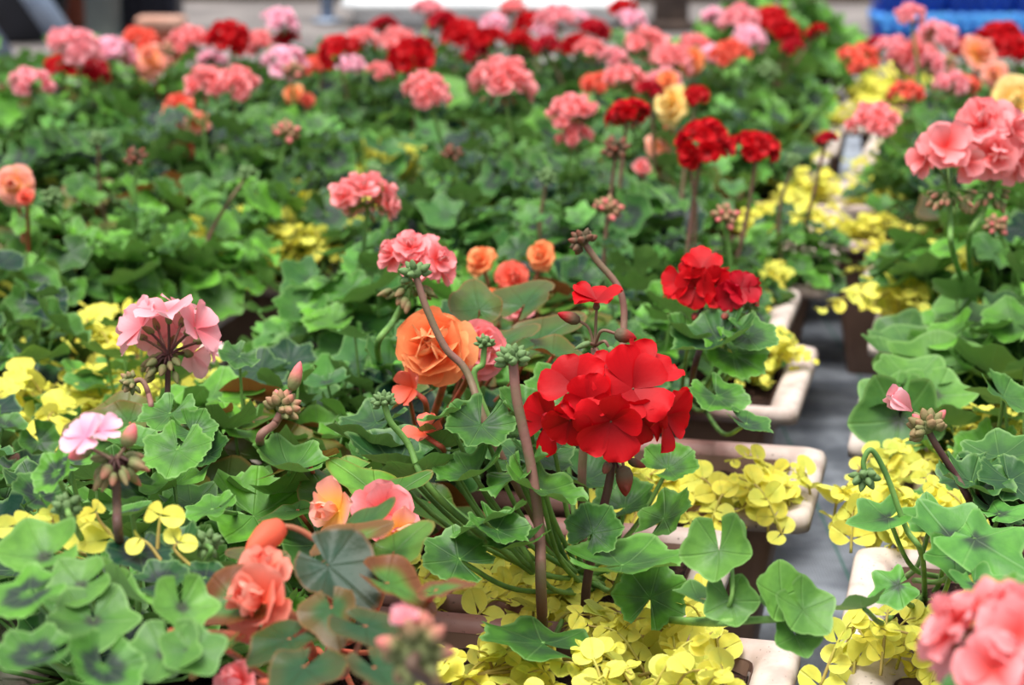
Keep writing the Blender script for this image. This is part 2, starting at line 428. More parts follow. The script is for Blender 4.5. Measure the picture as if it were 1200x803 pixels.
SINGLE = [(5, 72, 1.0)]
SEMI = [(5, 74, 1.0), (4, 48, 0.85)]
DOUBLE = [(5, 80, 1.0), (5, 55, 0.9), (4, 28, 0.7)]
BIG = [(4, 82, 1.0), (4, 58, .96), (4, 34, .82), (3, 12, .6)]
ROSE = [(6, 88, 1.0), (6, 68, 0.98), (6, 48, 0.9), (5, 30, 0.78), (4, 14, 0.6)]

def dome_dirs(rg, n, low=-0.25):
    out = []
    for i in range(n):
        z = 1 - (1 - low) * (i + 0.5) / n; a = i * 2.39996 + rg.uniform(-0.35, 0.35); r = math.sqrt(max(0, 1 - z * z))
        out.append(unit([r * math.cos(a), r * math.sin(a), z + rg.uniform(-0.1, 0.1)]))
    return out
def umbel(mp, mg, rg, apex, R, n, rings, L, nb=8, budcol=0.6, low=-0.2, nu=5, pm=0, gm=(0, 1), dirs=None, ped=0.0009, pr=0.72):
    """flower head: florets on pedicels that spread from APEX; buds hang below. mp petals, mg green (materials gm: pedicel, bud)"""
    for d in (dirs if dirs is not None else dome_dirs(rg, n, low)):
        d = unit(d); c = apex + d * R * pr * rg.uniform(0.9, 1.08)
        tube(mg, [apex, apex + d * R * 0.35, c - d * 0.004], ped, ped * 0.8, 4, gm[0])
        bud(mg, c - d * 0.007, d, 0.009, 0.0022, 0.0, gm[1], 5)
        nrm = unit(d + np.array([rg.uniform(-.3, .3), rg.uniform(-.3, .3), rg.uniform(0, .35)]))
        floret(mp, rg, c, nrm, L, rings, nu, pm)
    for i in range(nb):
        a = rg.uniform(0, 6.28); d = unit([math.cos(a), math.sin(a), rg.uniform(-1.1, 0.15)]); l = R * rg.uniform(0.25, 0.5)
        c = apex + d * l; tube(mg, [apex, apex + d * l * 0.5 + np.array([0, 0, 0.002]), c], ped, ped * .8, 4, gm[0])
        bud(mg, c, unit(d + np.array([0, 0, -0.3])), rg.uniform(.008, .012), rg.uniform(.0022, .0034), budcol * rg.uniform(0, 1), gm[1], 6)
def bud_cluster(mg, rg, apex, ax, r, n=22, col=0.0, m=1):
    ax = unit(ax); s = unit(np.cross(ax, [0.3, 0.8, 0.1])); b = np.cross(ax, s)
    for d in dome_dirs(rg, n, -0.30):
        d = s * d[0] + b * d[1] + ax * d[2]
        bud(mg, apex + d * r * 0.35, d, r * rg.uniform(0.55, 0.72), r * rg.uniform(0.20, 0.27), col * rg.uniform(0, 1), m, 6)
    lathe(mg, [(r * .2, -r * .2), (r * .45, 0), (r * .4, r * .4), (r * .05, r * .6)], apex, ax, 7, m, lambda u: (0, 0, 0))

# ------------------------------------------------------------------ ground
RIM_Z, SOIL_Z = 0.17, 0.158
def plane(name, x0, x1, y0, y1, z, th, mat, label=None):
    mb = MB(); mb.add([(x, y, zz) for zz in (z - th, z) for x, y in ((x0, y0), (x1, y0), (x1, y1), (x0, y1))],
                      [(3, 2, 1, 0), (4, 5, 6, 7), (0, 1, 5, 4), (1, 2, 6, 5), (2, 3, 7, 6), (3, 0, 4, 7)])
    o = mb.build(name, mat); o['kind'] = 'structure'
    for p in o.data.polygons: p.use_smooth = False
    return o
plane('floor', -30, 30, -6, 60, -0.004, 0.05, M['concrete'])
fab = plane('floor_fabric', -3.2, 3.2, -1.0, 4.75, 0.0, 0.0035, M['fabric'])
fab['label'] = 'dark grey woven ground fabric under the planter rows'

# ------------------------------------------------------------------ troughs
YAW = math.radians(-13.0)
UX = np.array([math.sin(math.radians(10)), math.cos(math.radians(10)), 0.0])       # along the path, away from the camera
VX = np.array([math.cos(YAW), math.sin(YAW), 0.0])         # along a trough, to the right
TR = []
def rrect(lx, ly, r, z, k=5):
    out = []
    for cx, cy, a0 in ((lx / 2 - r, ly / 2 - r, 0), (-lx / 2 + r, ly / 2 - r, 90), (-lx / 2 + r, -ly / 2 + r, 180), (lx / 2 - r, -ly / 2 + r, 270)):
        for i in range(k):
            a = math.radians(a0 + 90 * i / (k - 1)); out.append((cx + r * math.cos(a), cy + r * math.sin(a), z))
    return out
def loft(mb, loops, cap0=False, cap1=False, m=0):
    n = len(loops[0]); V = [p for l in loops for p in l]
    fs = [(i * n + j, i * n + (j + 1) % n, (i + 1) * n + (j + 1) % n, (i + 1) * n + j) for i in range(len(loops) - 1) for j in range(n)]
    if cap0: fs.append(tuple(range(n))[::-1])
    if cap1: fs.append(tuple((len(loops) - 1) * n + j for j in range(n)))
    mb.add(V, fs, None, (0.5, 0.5, 0), m)
TROUGH_MESH = {}
def trough_meshes(L, W):
    key = (round(L, 2), round(W, 3))
    if key in TROUGH_MESH: return TROUGH_MESH[key]
    b = MB(); lx_, ly_ = .050, .026                                       # lip on the ends, lip on the long sides (both ends together)
    loft(b, [rrect(L - .10, W - .07, .008, 0.0), rrect(L - .096, W - .066, .012, .004), rrect(L - lx_ - .004, W - ly_ - .004, .010, RIM_Z - .016),
             rrect(L - lx_ - .004, W - ly_ - .004, .010, RIM_Z - .008)], True, False)
    loft(b, [rrect(L - lx_ - .008, W - ly_ - .008, .009, RIM_Z - .008), rrect(L - lx_ - .022, W - ly_ - .016, .008, RIM_Z - .05)])
    box = b.build('box', M['box'])
    r = MB()
    loft(r, [rrect(L - lx_ - .003, W - ly_ - .003, .010, RIM_Z - .014), rrect(L - .006, W - .006, .011, RIM_Z - .012), rrect(L, W, .012, RIM_Z - .014), rrect(L + .001, W + .001, .012, RIM_Z - .006),
             rrect(L - .003, W - .003, .012, RIM_Z - .001), rrect(L - .014, W - .010, .011, RIM_Z + .001), rrect(L - lx_ + .008, W - ly_ + .005, .010, RIM_Z - .002), rrect(L - lx_ - .002, W - ly_ - .002, .009, RIM_Z - .008), rrect(L - lx_ - .010, W - ly_ - .008, .008, RIM_Z - .026), rrect(L - lx_ - .016, W - ly_ - .012, .008, RIM_Z - .04)])
    rim = r.build('rim', M['rim'])
    s = MB(); rg = random.Random(5); nx, ny = 34, 14; lx, ly = L - lx_ - .010, W - ly_ - .008
    V = [(-lx / 2 + lx * i / (nx - 1), -ly / 2 + ly * j / (ny - 1), SOIL_Z - 0.006 + rg.uniform(-.004, .004) + 0.004 * math.sin(i * .9) * math.cos(j * .8)) for j in range(ny) for i in range(nx)]
    s.add(V, [(j * nx + i, j * nx + i + 1, (j + 1) * nx + i + 1, (j + 1) * nx + i) for j in range(ny - 1) for i in range(nx - 1)])
    for _ in range(90):                                                   # crumbs of peat
        x, y = rg.uniform(-lx / 2.1, lx / 2.1), rg.uniform(-ly / 2.2, ly / 2.2); a = rg.uniform(.0015, .005)
        lathe(s, [(a * .5, 0), (a, a * .5), (a * .6, a * 1.1), (a * .1, a * 1.3)], (x, y, SOIL_Z - .006), (rg.uniform(-.5, .5), rg.uniform(-.5, .5), 1), 5)
    soil = s.build('soil', M['soil'])
    for o in (box, rim, soil): COL.objects.unlink(o)
    TROUGH_MESH[key] = (box.data, rim.data, soil.data); return TROUGH_MESH[key]
ORD = ['first', 'second', 'third', 'fourth', 'fifth', 'sixth', 'seventh', 'eighth', 'ninth', 'tenth', 'eleventh', 'twelfth', 'thirteenth', 'fourteenth', 'fifteenth', 'sixteenth', 'seventeenth', 'eighteenth']
ROWNAME = {'L1': 'row just left of the path', 'L2': 'second row left of the path', 'L3': 'third row left of the path', 'L4': 'row at the far left', 'R1': 'row right of the path', 'R2': 'row at the far right'}
def trough(col, corner, W=0.19, L=0.46, side='R', yaw=YAW):
    """CORNER: world xy of the back corner at the path side (side R: the trough's right end; L: its left end)"""
    vx = np.array([math.cos(yaw), math.sin(yaw), 0]); ux = np.array([-math.sin(yaw), math.cos(yaw), 0])
    c = np.array([corner[0], corner[1], 0.0]) + (-vx if side == 'R' else vx) * L / 2 - ux * W / 2
    k = sum(1 for t in TR if t['col'] == col)
    TR.append(dict(c=c, vx=vx, ux=ux, L=L, W=W, col=col, rank=k, yaw=yaw))
    t = thing('planter_trough', 'brown planter trough with faded rim, %s from the front, %s' % (ORD[k], ROWNAME[col]), 'planter', (c[0], c[1], 0.0), 'planter troughs in rows')
    t.rotation_euler = (0, 0, yaw)
    for nm, me in zip(('box', 'rim', 'soil'), trough_meshes(L, W)): linked(nm, me, t)
def at_path(px, py): p = onz(px, py, RIM_Z); return p[0], p[1]
def march(col, start, n, side, pitch=0.232, jit=0.02, seed=1, L=0.46):
    rg = random.Random(seed); p = np.array([start[0], start[1], 0.0])
    for i in range(n):
        q = p + VX * rg.uniform(-jit, jit) * 1.5
        trough(col, (q[0], q[1]), 0.195, L, side, YAW + math.radians(rg.uniform(-2, 2)))
        p = p + UX * pitch * rg.uniform(0.97, 1.05)
for (px, py), w in (((940, 752), .185), ((868, 622), .17), ((970, 525), .17), ((960, 405), .225), ((940, 338), .19), ((985, 293), .20)):
    trough('L1', at_path(px, py), w)
march('L1', np.array(at_path(985, 293) + (0,)) + UX * 0.235, 6, 'R', seed=3)
for (px, py), w in (((78, 676), .185), ((60, 575), .18), ((298, 468), .18), ((275, 402), .17), ((290, 347), .185)):
    trough('L2', at_path(px, py), w)
march('L2', (-0.16, 2.32), 6, 'R', seed=4)
march('L3', (-0.68, 1.70), 9, 'R', seed=5)
march('L4', (-0.93, 3.15), 3, 'R', seed=6)
for (px, py), w in (((998, 762), .18), ((1003, 638), .165), ((1075, 535), .18), ((1010, 450), .18), ((1030, 350), .19), ((1022, 283), .19), ((963, 247), .19)):
    trough('R1', at_path(px, py), w, side='L')
march('R1', np.array(at_path(963, 247) + (0,)) + UX * 0.235 + VX * 0.03, 5, 'L', seed=8)
march('R2', (0.93, 3.1), 3, 'L', seed=9)

def seat(p, mx=0.03, free=False):
    """the nearest point of a trough's soil to P: (xyz, trough)"""
    best = None
    for t in TR:
        d = np.array([p[0], p[1], 0]) - t['c']; a, b = np.dot(d, t['vx']), np.dot(d, t['ux'])
        a2 = max(-t['L'] / 2 + mx + .02, min(t['L'] / 2 - mx - .02, a))
        if not free and t['col'] == 'L1' and t['rank'] >= 2: a2 = min(a2, .03 if t['rank'] < 6 else .10)
        if not free and t['col'] == 'R1' and t['rank'] >= 3: a2 = max(a2, -.08)
        b2 = max(-t['W'] / 2 + mx + .015, min(t['W'] / 2 - mx - .015, b))
        e = (a - a2) ** 2 + (b - b2) ** 2
        if best is None or e < best[0]: best = (e, t['c'] + t['vx'] * a2 + t['ux'] * b2, t, a2)
    q = best[1].copy(); q[2] = SOIL_Z - 0.004
    return q, best[2], best[3]

# ------------------------------------------------------------------ foliage
def bush(rg, kind, n, R, h, smin, smax, tint, zone, hi, org=(0, 0, 0), fol=None, st=None, toward=None):
    """leaves and leaf stalks of one plant, around ORG"""
    fol = fol or MB(); st = st or MB(); org = np.asarray(org, float)
    for i in range(n):
        a = i * 2.39996 + rg.uniform(-.5, .5); q = math.sqrt((i + 0.6) / n); rr = R * q * rg.uniform(0.85, 1.1)
        z = h * (1.0 - 0.6 * q * q) * rg.uniform(0.45, 1.15)
        s = rg.uniform(smin, smax) * (1.0 if q > .3 else 0.75)
        p = org + np.array([rr * math.cos(a), rr * math.sin(a), z])
        el = -q * rg.uniform(0, 55) + rg.uniform(-18, 40); az = math.degrees(a) + rg.uniform(-60, 60)
        fr = frame(az, el, rg.uniform(-38, 38))
        T = (min(1, max(0, tint + rg.uniform(-.35, .35))), rg.uniform(0.1, .9), zone * rg.uniform(.3, 1))
        add_leaf(fol, kind, rg, p, fr, s, T, hi)
        b = org + np.array([rr * .22 * math.cos(a), rr * .22 * math.sin(a), min(z * .4, .03) * rg.uniform(.3, 1)])
        m = b * .45 + p * .55 + np.array([0, 0, -0.12 * z]) + np.array([math.cos(a), math.sin(a), 0]) * rr * .12
        tube(st, smooth_path([b, m, p], 4 if hi else 3), .0016, .0011, 5 if hi else 4)
    for i in range(3):
        a = rg.uniform(0, 6.28); e = org + np.array([math.cos(a) * R * .25, math.sin(a) * R * .25, h * .45])
        tube(st, smooth_path([org + np.array([0, 0, -.006]), org + np.array([math.cos(a) * R * .08, math.sin(a) * R * .08, h * .2]), e], 4), .004, .0028, 6)
    return fol, st
PROTO = {}
def foliage_protos():
    for key, kind, n, R, h, s0, s1, tint, zone, cnt in (('bright', 'zonal', 36, .105, .125, .018, .036, .34, .35, 5), ('dark', 'zonal', 38, .105, .12, .018, .034, .80, 1.0, 5),
                                                         ('ivy', 'ivy', 42, .11, .105, .02, .034, .4, .8, 3), ('begonia', 'begonia', 26, .10, .10, .024, .042, .5, .6, 2)):
        PROTO[key] = []
        for c in range(cnt):
            rg = random.Random(hash((key, c)) % 1000 if False else 17 * c + len(key) * 101)
            f, s = bush(rg, kind, n, R, h, s0, s1, tint, zone, False)
            fo = f.build('foliage', M[kind]); so = s.build('leaf_stalks', M['bstem'] if kind == 'begonia' else M['stem'])
            COL.objects.unlink(fo); COL.objects.unlink(so); PROTO[key].append((fo.data, so.data))
foliage_protos()
def jenny_sprig(rg, fol, st, P, s, hi):
    P = smooth_path(P, 8); n = len(P); L = np.cumsum([0] + [np.linalg.norm(P[i + 1] - P[i]) for i in range(n - 1)])
    tube(st, P, .0011, .0006, 4)
    step = s * 0.95; k = int(L[-1] / step)
    for i in range(k + 1):
        d = max(0.0, L[-1] - i * step); j = max(1, min(n - 1, int(np.searchsorted(L, d)))); u = (d - L[j - 1]) / max(1e-9, L[j] - L[j - 1])
        p = P[j - 1] + (P[j] - P[j - 1]) * u; t = unit(P[j] - P[j - 1])
        sd = unit(np.cross(t, [0, 0, 1]) + 1e-6); up = np.cross(sd, t)
        tipf = d / L[-1]; sz = s * (1 - 0.45 * max(0, tipf - .7) / .3) * rg.uniform(.75, 1.15)
        rot = (i % 2) * math.radians(70) + rg.uniform(-.4, .4)
        ax = sd * math.cos(rot) + up * math.sin(rot) * .7
        T = (min(1, max(0, rg.gauss(.35, .3) - .25 * tipf)), rg.uniform(.45, .95), 0)
        for sg in (1, -1):
            dirn = unit(ax * sg + t * rg.uniform(.15, .5) + np.array([0, 0, rg.uniform(-.1, .35)]))
            nrm = unit(up * .4 + np.array([0, 0, .8]) + t * rg.uniform(-.7, .2) + sd * rg.uniform(-.8, .8) + np.array([0, rg.uniform(-.9, .3), 0]))
            add_leaf(fol, 'jenny', rg, p, frame_tn(dirn, nrm), sz * .55, T, hi)
def jenny_bush(rg, org, R, n, s=.014, hi=False, hgt=.05, aim=None, fol=None, st=None, rx=1.0):
    fol = fol or MB(); st = st or MB(); org = np.asarray(org, float)
    for i in range(n):
        a = rg.uniform(0, 6.28); l = R * rg.uniform(.5, 1.1)
        b = org + np.array([rg.uniform(-.3, .3) * R * rx, rg.uniform(-.3, .3) * R, 0.0])
        e = b + np.array([math.cos(a) * l * rx, math.sin(a) * l, hgt * rg.uniform(.25, 1.1)])
        m = (b + e) / 2 + np.array([0, 0, hgt * rg.uniform(.2, .8)])
        jenny_sprig(rg, fol, st, [b, m, e], s * rg.uniform(.8, 1.15), hi)
    return fol, st
PROTO['jenny'] = []
for c in range(4):
    f, s = jenny_bush(random.Random(60 + c), (0, 0, 0), .085, 17, .017, False, .055)
    fo, so = f.build('foliage', M['jenny']), s.build('creeping_stems', M['jstem'])
    COL.objects.unlink(fo); COL.objects.unlink(so); PROTO['jenny'].append((fo.data, so.data))

# flower head prototypes for the blurred distance: centre of the dome at the origin, radius 4 cm
HEADS = {}
for key, rings, n, bc in (('red', SEMI, 15, 'bud_red'), ('coral', DOUBLE, 11, 'bud_pink'), ('pink', DOUBLE, 11, 'bud_pink'), ('pale', SEMI, 13, 'bud_pink'), ('crimson', SEMI, 13, 'bud_red'), ('salmon', DOUBLE, 11, 'bud_pink')):
    HEADS[key] = []
    for c in range(2):
        rg = random.Random(len(key) * 7 + c); mp, mg = MB(), MB()
        umbel(mp, mg, rg, np.array([0, 0, -.018]), .040, n, rings, .0185, 10, .7, -.05, 4)
        a, b = mp.build('flower_head', M[key]), mg.build('bud_cluster', [M['stem'], M[bc]])
        COL.objects.unlink(a); COL.objects.unlink(b); HEADS[key].append((a.data, b.data))
for key in ('orange', 'peach', 'yellow', 'salmon_rose', 'coral_rose'):
    HEADS[key] = []
    for c in range(2):
        rg = random.Random(len(key) * 11 + c); mp = MB()
        floret(mp, rg, np.zeros(3), np.array([rg.uniform(-.3, .3), -.75, .5]), .034, ROSE, 5)
        a = mp.build('flower', M[key.split('_')[0]]); COL.objects.unlink(a); HEADS[key].append(a.data)

RG = random.Random(2024)
def where(t, a):
    half = 'left part' if a < -t['L'] / 7 else ('right part' if a > t['L'] / 7 else 'middle')
    return half, ORD[t['rank']], ROWNAME[t['col']]
def filler(kind, p, label=None, sc=None):
    q, t, a = seat(p, free=kind == 'jenny'); half, o_, row = where(t, a); rg = RG
    nm, cat, lk = {'bright': ('geranium', 'geranium', 'light green bloomless geranium'), 'dark': ('geranium', 'geranium', 'dark green bloomless geranium'), 'ivy': ('ivy_geranium', 'geranium', 'ivy-leaved bloomless geranium'),
                   'begonia': ('begonia', 'begonia', 'leafy bloomless begonia'), 'jenny': ('creeping_jenny', 'creeping jenny', 'golden creeping jenny')}[kind]
    lab = label or '%s, %s of %s trough, %s' % (lk, half, o_, row)
    tg = thing(nm, lab, cat, q, {'jenny': 'golden creeping jenny in the troughs', 'begonia': 'begonias in the troughs'}.get(kind, 'leafy geraniums filling the troughs'))
    f, s = rg.choice(PROTO[kind]); rz = rg.uniform(0, 6.28); sc = sc or rg.uniform(.85, 1.12)
    linked('foliage', f, tg, (0, 0, 0), rz, sc); linked('creeping_stems' if kind == 'jenny' else 'leaf_stalks', s, tg, (0, 0, 0), rz, sc)
    return tg

# flowering plants in the blurred distance: (px, py, head width in px, colour, height above soil, plant foliage, label)
FAR = [
 (36, 92, 50, 'pink', .19, 'dark', 'pink geranium nearest the left edge, below the slanting steel stand'),
 (88, 50, 62, 'pink', .19, 'bright', 'pink geranium with deep pink top in front of the slanting steel stand'),
 (132, 56, 56, 'pale', .17, 'dark', 'pale pink geranium beside red petals in front of the grey post'),
 (72, 74, 40, 'red', .15, 'dark', 'low red geranium tucked under the pink heads at upper left'),
 (165, 44, 44, 'salmon', .18, 'bright', 'salmon geranium right of the pale pink one, before the terracotta trough'),
 (218, 42, 48, 'coral', .18, 'bright', 'coral geranium in front of the pale terracotta trough'),
 (270, 38, 50, 'red', .19, 'dark', 'tall pointed red geranium against the grey concrete'),
 (302, 46, 38, 'coral', .16, 'bright', 'small coral geranium right of the pointed red one'),
 (330, 20, 44, 'pale', .20, 'bright', 'pale pink geranium standing highest against the concrete'),
 (335, 42, 32, 'crimson', .17, 'dark', 'deep red geranium directly under the highest pale pink head'),
 (334, 68, 54, 'pale', .17, 'bright', 'wide pale pink geranium under the deep red head'),
 (240, 93, 56, 'coral', .19, 'bright', 'left one of two coral geranium heads touching each other'),
 (278, 93, 50, 'coral', .19, 'dark', 'right one of two coral geranium heads touching each other'),
 (395, 52, 46, 'red', .19, 'bright', 'red geranium beside the thin steel pole'),
 (425, 42, 40, 'coral', .18, 'dark', 'coral geranium right of the thin steel pole'),
 (362, 74, 30, 'salmon', .15, 'bright', 'low salmon geranium left under the red head by the pole'),
 (480, 60, 58, 'red', .18, 'dark', 'round red geranium left of the red drift'),
 (467, 44, 46, 'coral', .18, 'bright', 'coral geranium just behind the round red head'),
 (446, 80, 30, 'coral', .16, 'bright', 'small coral geranium at the lower left of the round red head'),
 (502, 102, 54, 'coral', .20, 'bright', 'coral geranium with green buds, left of the taller pink-coral one'),
 (592, 88, 74, 'coral', .21, 'dark', 'large pink-coral geranium on a pale stalk in the middle distance'),
 (540, 34, 46, 'red', .17, 'dark', 'left end of the red geranium drift before the white tray'),
 (570, 42, 42, 'red', .17, 'bright', 'second red geranium in the drift before the white tray'),
 (520, 22, 40, 'crimson', .17, 'bright', 'deep red geranium nearest the left end of the white tray'),
 (610, 44, 36, 'red', .16, 'dark', 'right end of the red geranium drift before the white tray'),
 (580, 24, 34, 'pale', .17, 'bright', 'pale pink geranium right above the red drift'),
 (640, 50, 34, 'crimson', .16, 'dark', 'small deep red geranium left of the coral head by the green gap'),
 (652, 16, 44, 'pink', .19, 'bright', 'pink geranium in front of the right half of the white tray'),
 (700, 32, 40, 'crimson', .18, 'dark', 'deep red geranium left of the dark wooden post'),
 (742, 20, 38, 'pale', .18, 'bright', 'pale pink geranium touching the left side of the dark post'),
 (730, 6, 32, 'red', .19, 'dark', 'red geranium highest beside the dark post'),
 (692, 54, 36, 'coral', .18, 'dark', 'coral geranium above the bright green gap'),
 (758, 46, 54, 'coral', .19, 'bright', 'coral geranium directly below the dark wooden post'),
 (790, 66, 52, 'coral', .18, 'dark', 'coral geranium right below the dark post, lower one'),
 (738, 88, 50, 'coral', .18, 'bright', 'round coral geranium left above the small red pair'),
 (700, 94, 38, 'salmon', .16, 'bright', 'faded salmon geranium left of the round coral one'),
 (666, 124, 54, 'coral', .19, 'dark', 'upper one of two coral geraniums stacked above the purple leaves'),
 (672, 156, 40, 'coral', .16, 'bright', 'lower one of two coral geraniums stacked above the purple leaves'),
 (735, 128, 52, 'red', .20, 'dark', 'red geranium left of the yellow begonia'),
 (816, 108, 30, 'red', .19, 'bright', 'small red geranium right of the yellow begonia'),
 (762, 102, 32, 'crimson', .19, 'dark', 'small deep red geranium above the yellow begonia'),
 (822, 160, 66, 'red', .19, 'bright', 'broad red geranium with a drooping bud in the middle distance'),
 (888, 166, 54, 'red', .18, 'dark', 'red geranium reaching right of the broad red one'),
 (840, 18, 36, 'pale', .19, 'bright', 'pale pink geranium right of the dark wooden post'),
 (866, 18, 44, 'pink', .20, 'dark', 'pink geranium left of the red diagonal band'),
 (900, 18, 44, 'red', .19, 'bright', 'red geranium at the top of the red diagonal band'),
 (922, 32, 40, 'red', .18, 'dark', 'red geranium at the bottom of the red diagonal band'),
 (956, 34, 26, 'red', .18, 'bright', 'small lone red geranium before the light green bush'),
 (928, 52, 26, 'crimson', .16, 'dark', 'magenta-red geranium under the red diagonal band'),
 (856, 58, 46, 'salmon', .17, 'bright', 'faded salmon geranium above the grey-green leaves'),
 (812, 50, 40, 'coral', .17, 'dark', 'coral geranium between the post and faded salmon head'),
 (1008, 64, 46, 'salmon', .19, 'dark', 'salmon-red geranium below the left end of the blue crates'),
 (1046, 52, 40, 'pink', .20, 'bright', 'pink geranium under the single head on the blue crates'),
 (1068, 13, 34, 'pink', .25, 'bright', 'tall pink geranium standing alone against the blue crates'),
 (1072, 62, 52, 'coral', .19, 'bright', 'coral geranium in the middle of the right pink clump'),
 (1098, 38, 52, 'pink', .21, 'dark', 'pink geranium at the top of the right pink clump'),
 (1114, 94, 40, 'pink', .17, 'bright', 'pink geranium low at the right of the pink clump'),
 (1062, 104, 40, 'salmon', .17, 'dark', 'salmon geranium over a green bud cluster in the pink clump'),
 (1170, 42, 60, 'red', .18, 'bright', 'red geranium at the upper right edge before the blue crates'),
 (1132, 52, 40, 'crimson', .18, 'dark', 'deep red geranium left of the upper right red one'),
 (1025, 134, 58, 'coral', .18, 'bright', 'coral-pink geranium hanging over the path at right'),
 (505, 8, 36, 'pink', .17, 'dark', 'pink geranium before the middle of the white tray, higher one'),
 (450, 26, 34, 'crimson', .17, 'dark', 'deep red geranium at the left tip of the white tray'),
 (620, 22, 36, 'red', .17, 'dark', 'red geranium left of the pink one before the white tray'),
 (672, 48, 34, 'red', .16, 'dark', 'red geranium between the coral head and the small deep red one'),
 (680, 22, 34, 'pale', .17, 'bright', 'pale pink geranium before the right end of the white tray'),
 (600, 6, 34, 'coral', .19, 'dark', 'coral geranium peeping over the white tray'),
 (556, 58, 30, 'crimson', .15, 'dark', 'deep red geranium low in front of the red drift'),
 (640, 32, 30, 'pale', .16, 'dark', 'blush pink geranium behind the right end of the red drift'),
 (776, 90, 40, 'pink', .17, 'dark', 'pink geranium just above the small orange bloom by the post'),
 (722, 66, 36, 'pink', .17, 'dark', 'pink geranium above the round coral one'),
 (838, 62, 40, 'pale', .16, 'dark', 'blush pink geranium right of the small orange bloom'),
 (880, 40, 40, 'pale', .18, 'dark', 'blush pink geranium under the left of the red diagonal band'),
 (1026, 50, 30, 'crimson', .18, 'dark', 'deep red geranium low before the blue crates, left side'),
 (1086, 74, 44, 'pink', .18, 'dark', 'deep pink geranium low in the middle of the right clump'),
 (1130, 96, 36, 'salmon', .16, 'dark', 'salmon geranium right of the lowest pink head in the clump'),
 (1196, 52, 44, 'red', .18, 'dark', 'red geranium cut by the right edge before the blue crates'),
 (110, 78, 40, 'crimson', .15, 'dark', 'deep red geranium low between the two upper left pinks'),
 (248, 66, 36, 'pale', .15, 'dark', 'blush pink geranium between the paired coral heads and pointed red'),
 (378, 70, 28, 'red', .15, 'dark', 'little red geranium bud-head below the steel pole'),
 (410, 72, 34, 'pale', .15, 'dark', 'blush pink geranium low beside the red head by the pole'),
 (968, 160, 26, 'crimson', .16, 'dark', 'small deep red geranium beside the path at upper right'),
 (430, 224, 78, 'coral', .17, 'ivy', 'sparse coral geranium with loose open florets at left centre'),
]
def far_flower(px, py, w, colr, h, folk, label):
    r = ray(px, py); drop = CAM_Z - (SOIL_Z + h); p = np.array([0, 0, CAM_Z]) + r * (drop / -r[2]); d = depth_of(p)
    q, t, a = seat(p + np.array([RG.uniform(-.02, .02) - (.03 if 790 < px < 930 and 90 < py < 200 else 0), RG.uniform(-.02, .02), 0]), free=(pathside := 790 < px < 990 and 90 < py < 270))
    sc = w * d / F / 0.076
    tg = thing('geranium', label, 'geranium', q, 'flowering geraniums in the distance')
    f, s = RG.choice(PROTO[folk if RG.random() < .6 else 'dark']); rz = RG.uniform(0, 6.28); fs = .6 if pathside else RG.uniform(.8, 1.1)
    linked('foliage', f, tg, (0, 0, 0), rz, fs); linked('leaf_stalks', s, tg, (0, 0, 0), rz, fs)
    ap = p + np.array([0, 0, -.018 * sc]); m = (q + ap) / 2 + np.array([RG.uniform(-.01, .01), RG.uniform(-.01, .01), .01])
    mb = MB(); tube(mb, smooth_path([q + np.array([0, 0, -.004]), m, ap], 6), .0026, .0019, 6)
    st = mb.build('flower_stalk', M['stem'] if colr not in ('red', 'crimson') else M['stalk'], tg, q)
    hp, hb = RG.choice(HEADS[colr]); rot = (RG.uniform(-.3, .3) - .15, RG.uniform(-.35, .35), RG.uniform(0, 6.28))
    linked('flower_head', hp, st, p - q, 0, (sc, sc, sc * RG.uniform(.75, .95)), rot); linked('bud_cluster', hb, st, p - q, 0, sc, rot)
for x in FAR: far_flower(*x)

FARBUD = [(160, 186, 28, .17, 'geranium with bare bud stalk below the salmon begonia, left'), (335, 158, 34, .16, 'geranium with reddish bare buds right of the salmon begonia'), (115, 165, 22, .16, 'geranium with a small bare bud stalk, upper left'), (345, 86, 30, .16, 'geranium with bare buds under the wide pale pink head'),
 (530, 182, 26, .15, 'geranium with a round green bud ball below the coral heads'), (722, 176, 34, .17, 'geranium with dark red buds below the small red pair'), (712, 248, 36, .14, 'geranium with nodding dark buds above the bent red-tipped stalk'), (808, 186, 22, .16, 'geranium with one bare pale stalk under the broad red head'), (850, 256, 34, .14, 'geranium with grey-green buds left of the path'),
 (1168, 266, 30, .13, 'geranium with green buds right below the large coral heads'), (440, 205, 26, .13, 'geranium with pale green buds at left centre'), (196, 62, 26, .17, 'geranium with bare buds below the salmon head, upper left'), (900, 86, 30, .15, 'geranium with spent buds below the magenta-red head'), (1108, 78, 28, .15, 'geranium with green buds inside the right pink clump'), (290, 205, 24, .14, 'geranium with small bare buds left of the yellow patch'), (60, 232, 26, .14, 'geranium with bare buds right of the blush begonia, left edge'), (640, 210, 26, .14, 'geranium with bare buds below the stacked corals'), (930, 190, 22, .14, 'geranium with bare buds right of the reaching red head')]
BUDS = []
for c_ in range(3):
    mg = MB(); rg_ = random.Random(90 + c_); bud_cluster(mg, rg_, np.zeros(3), (0, 0, 1), .02, 16, .5 * c_, 0); ob = mg.build('bud_cluster', M[('bud_green', 'bud_red', 'bud_pink')[c_]]); COL.objects.unlink(ob); BUDS.append(ob.data)
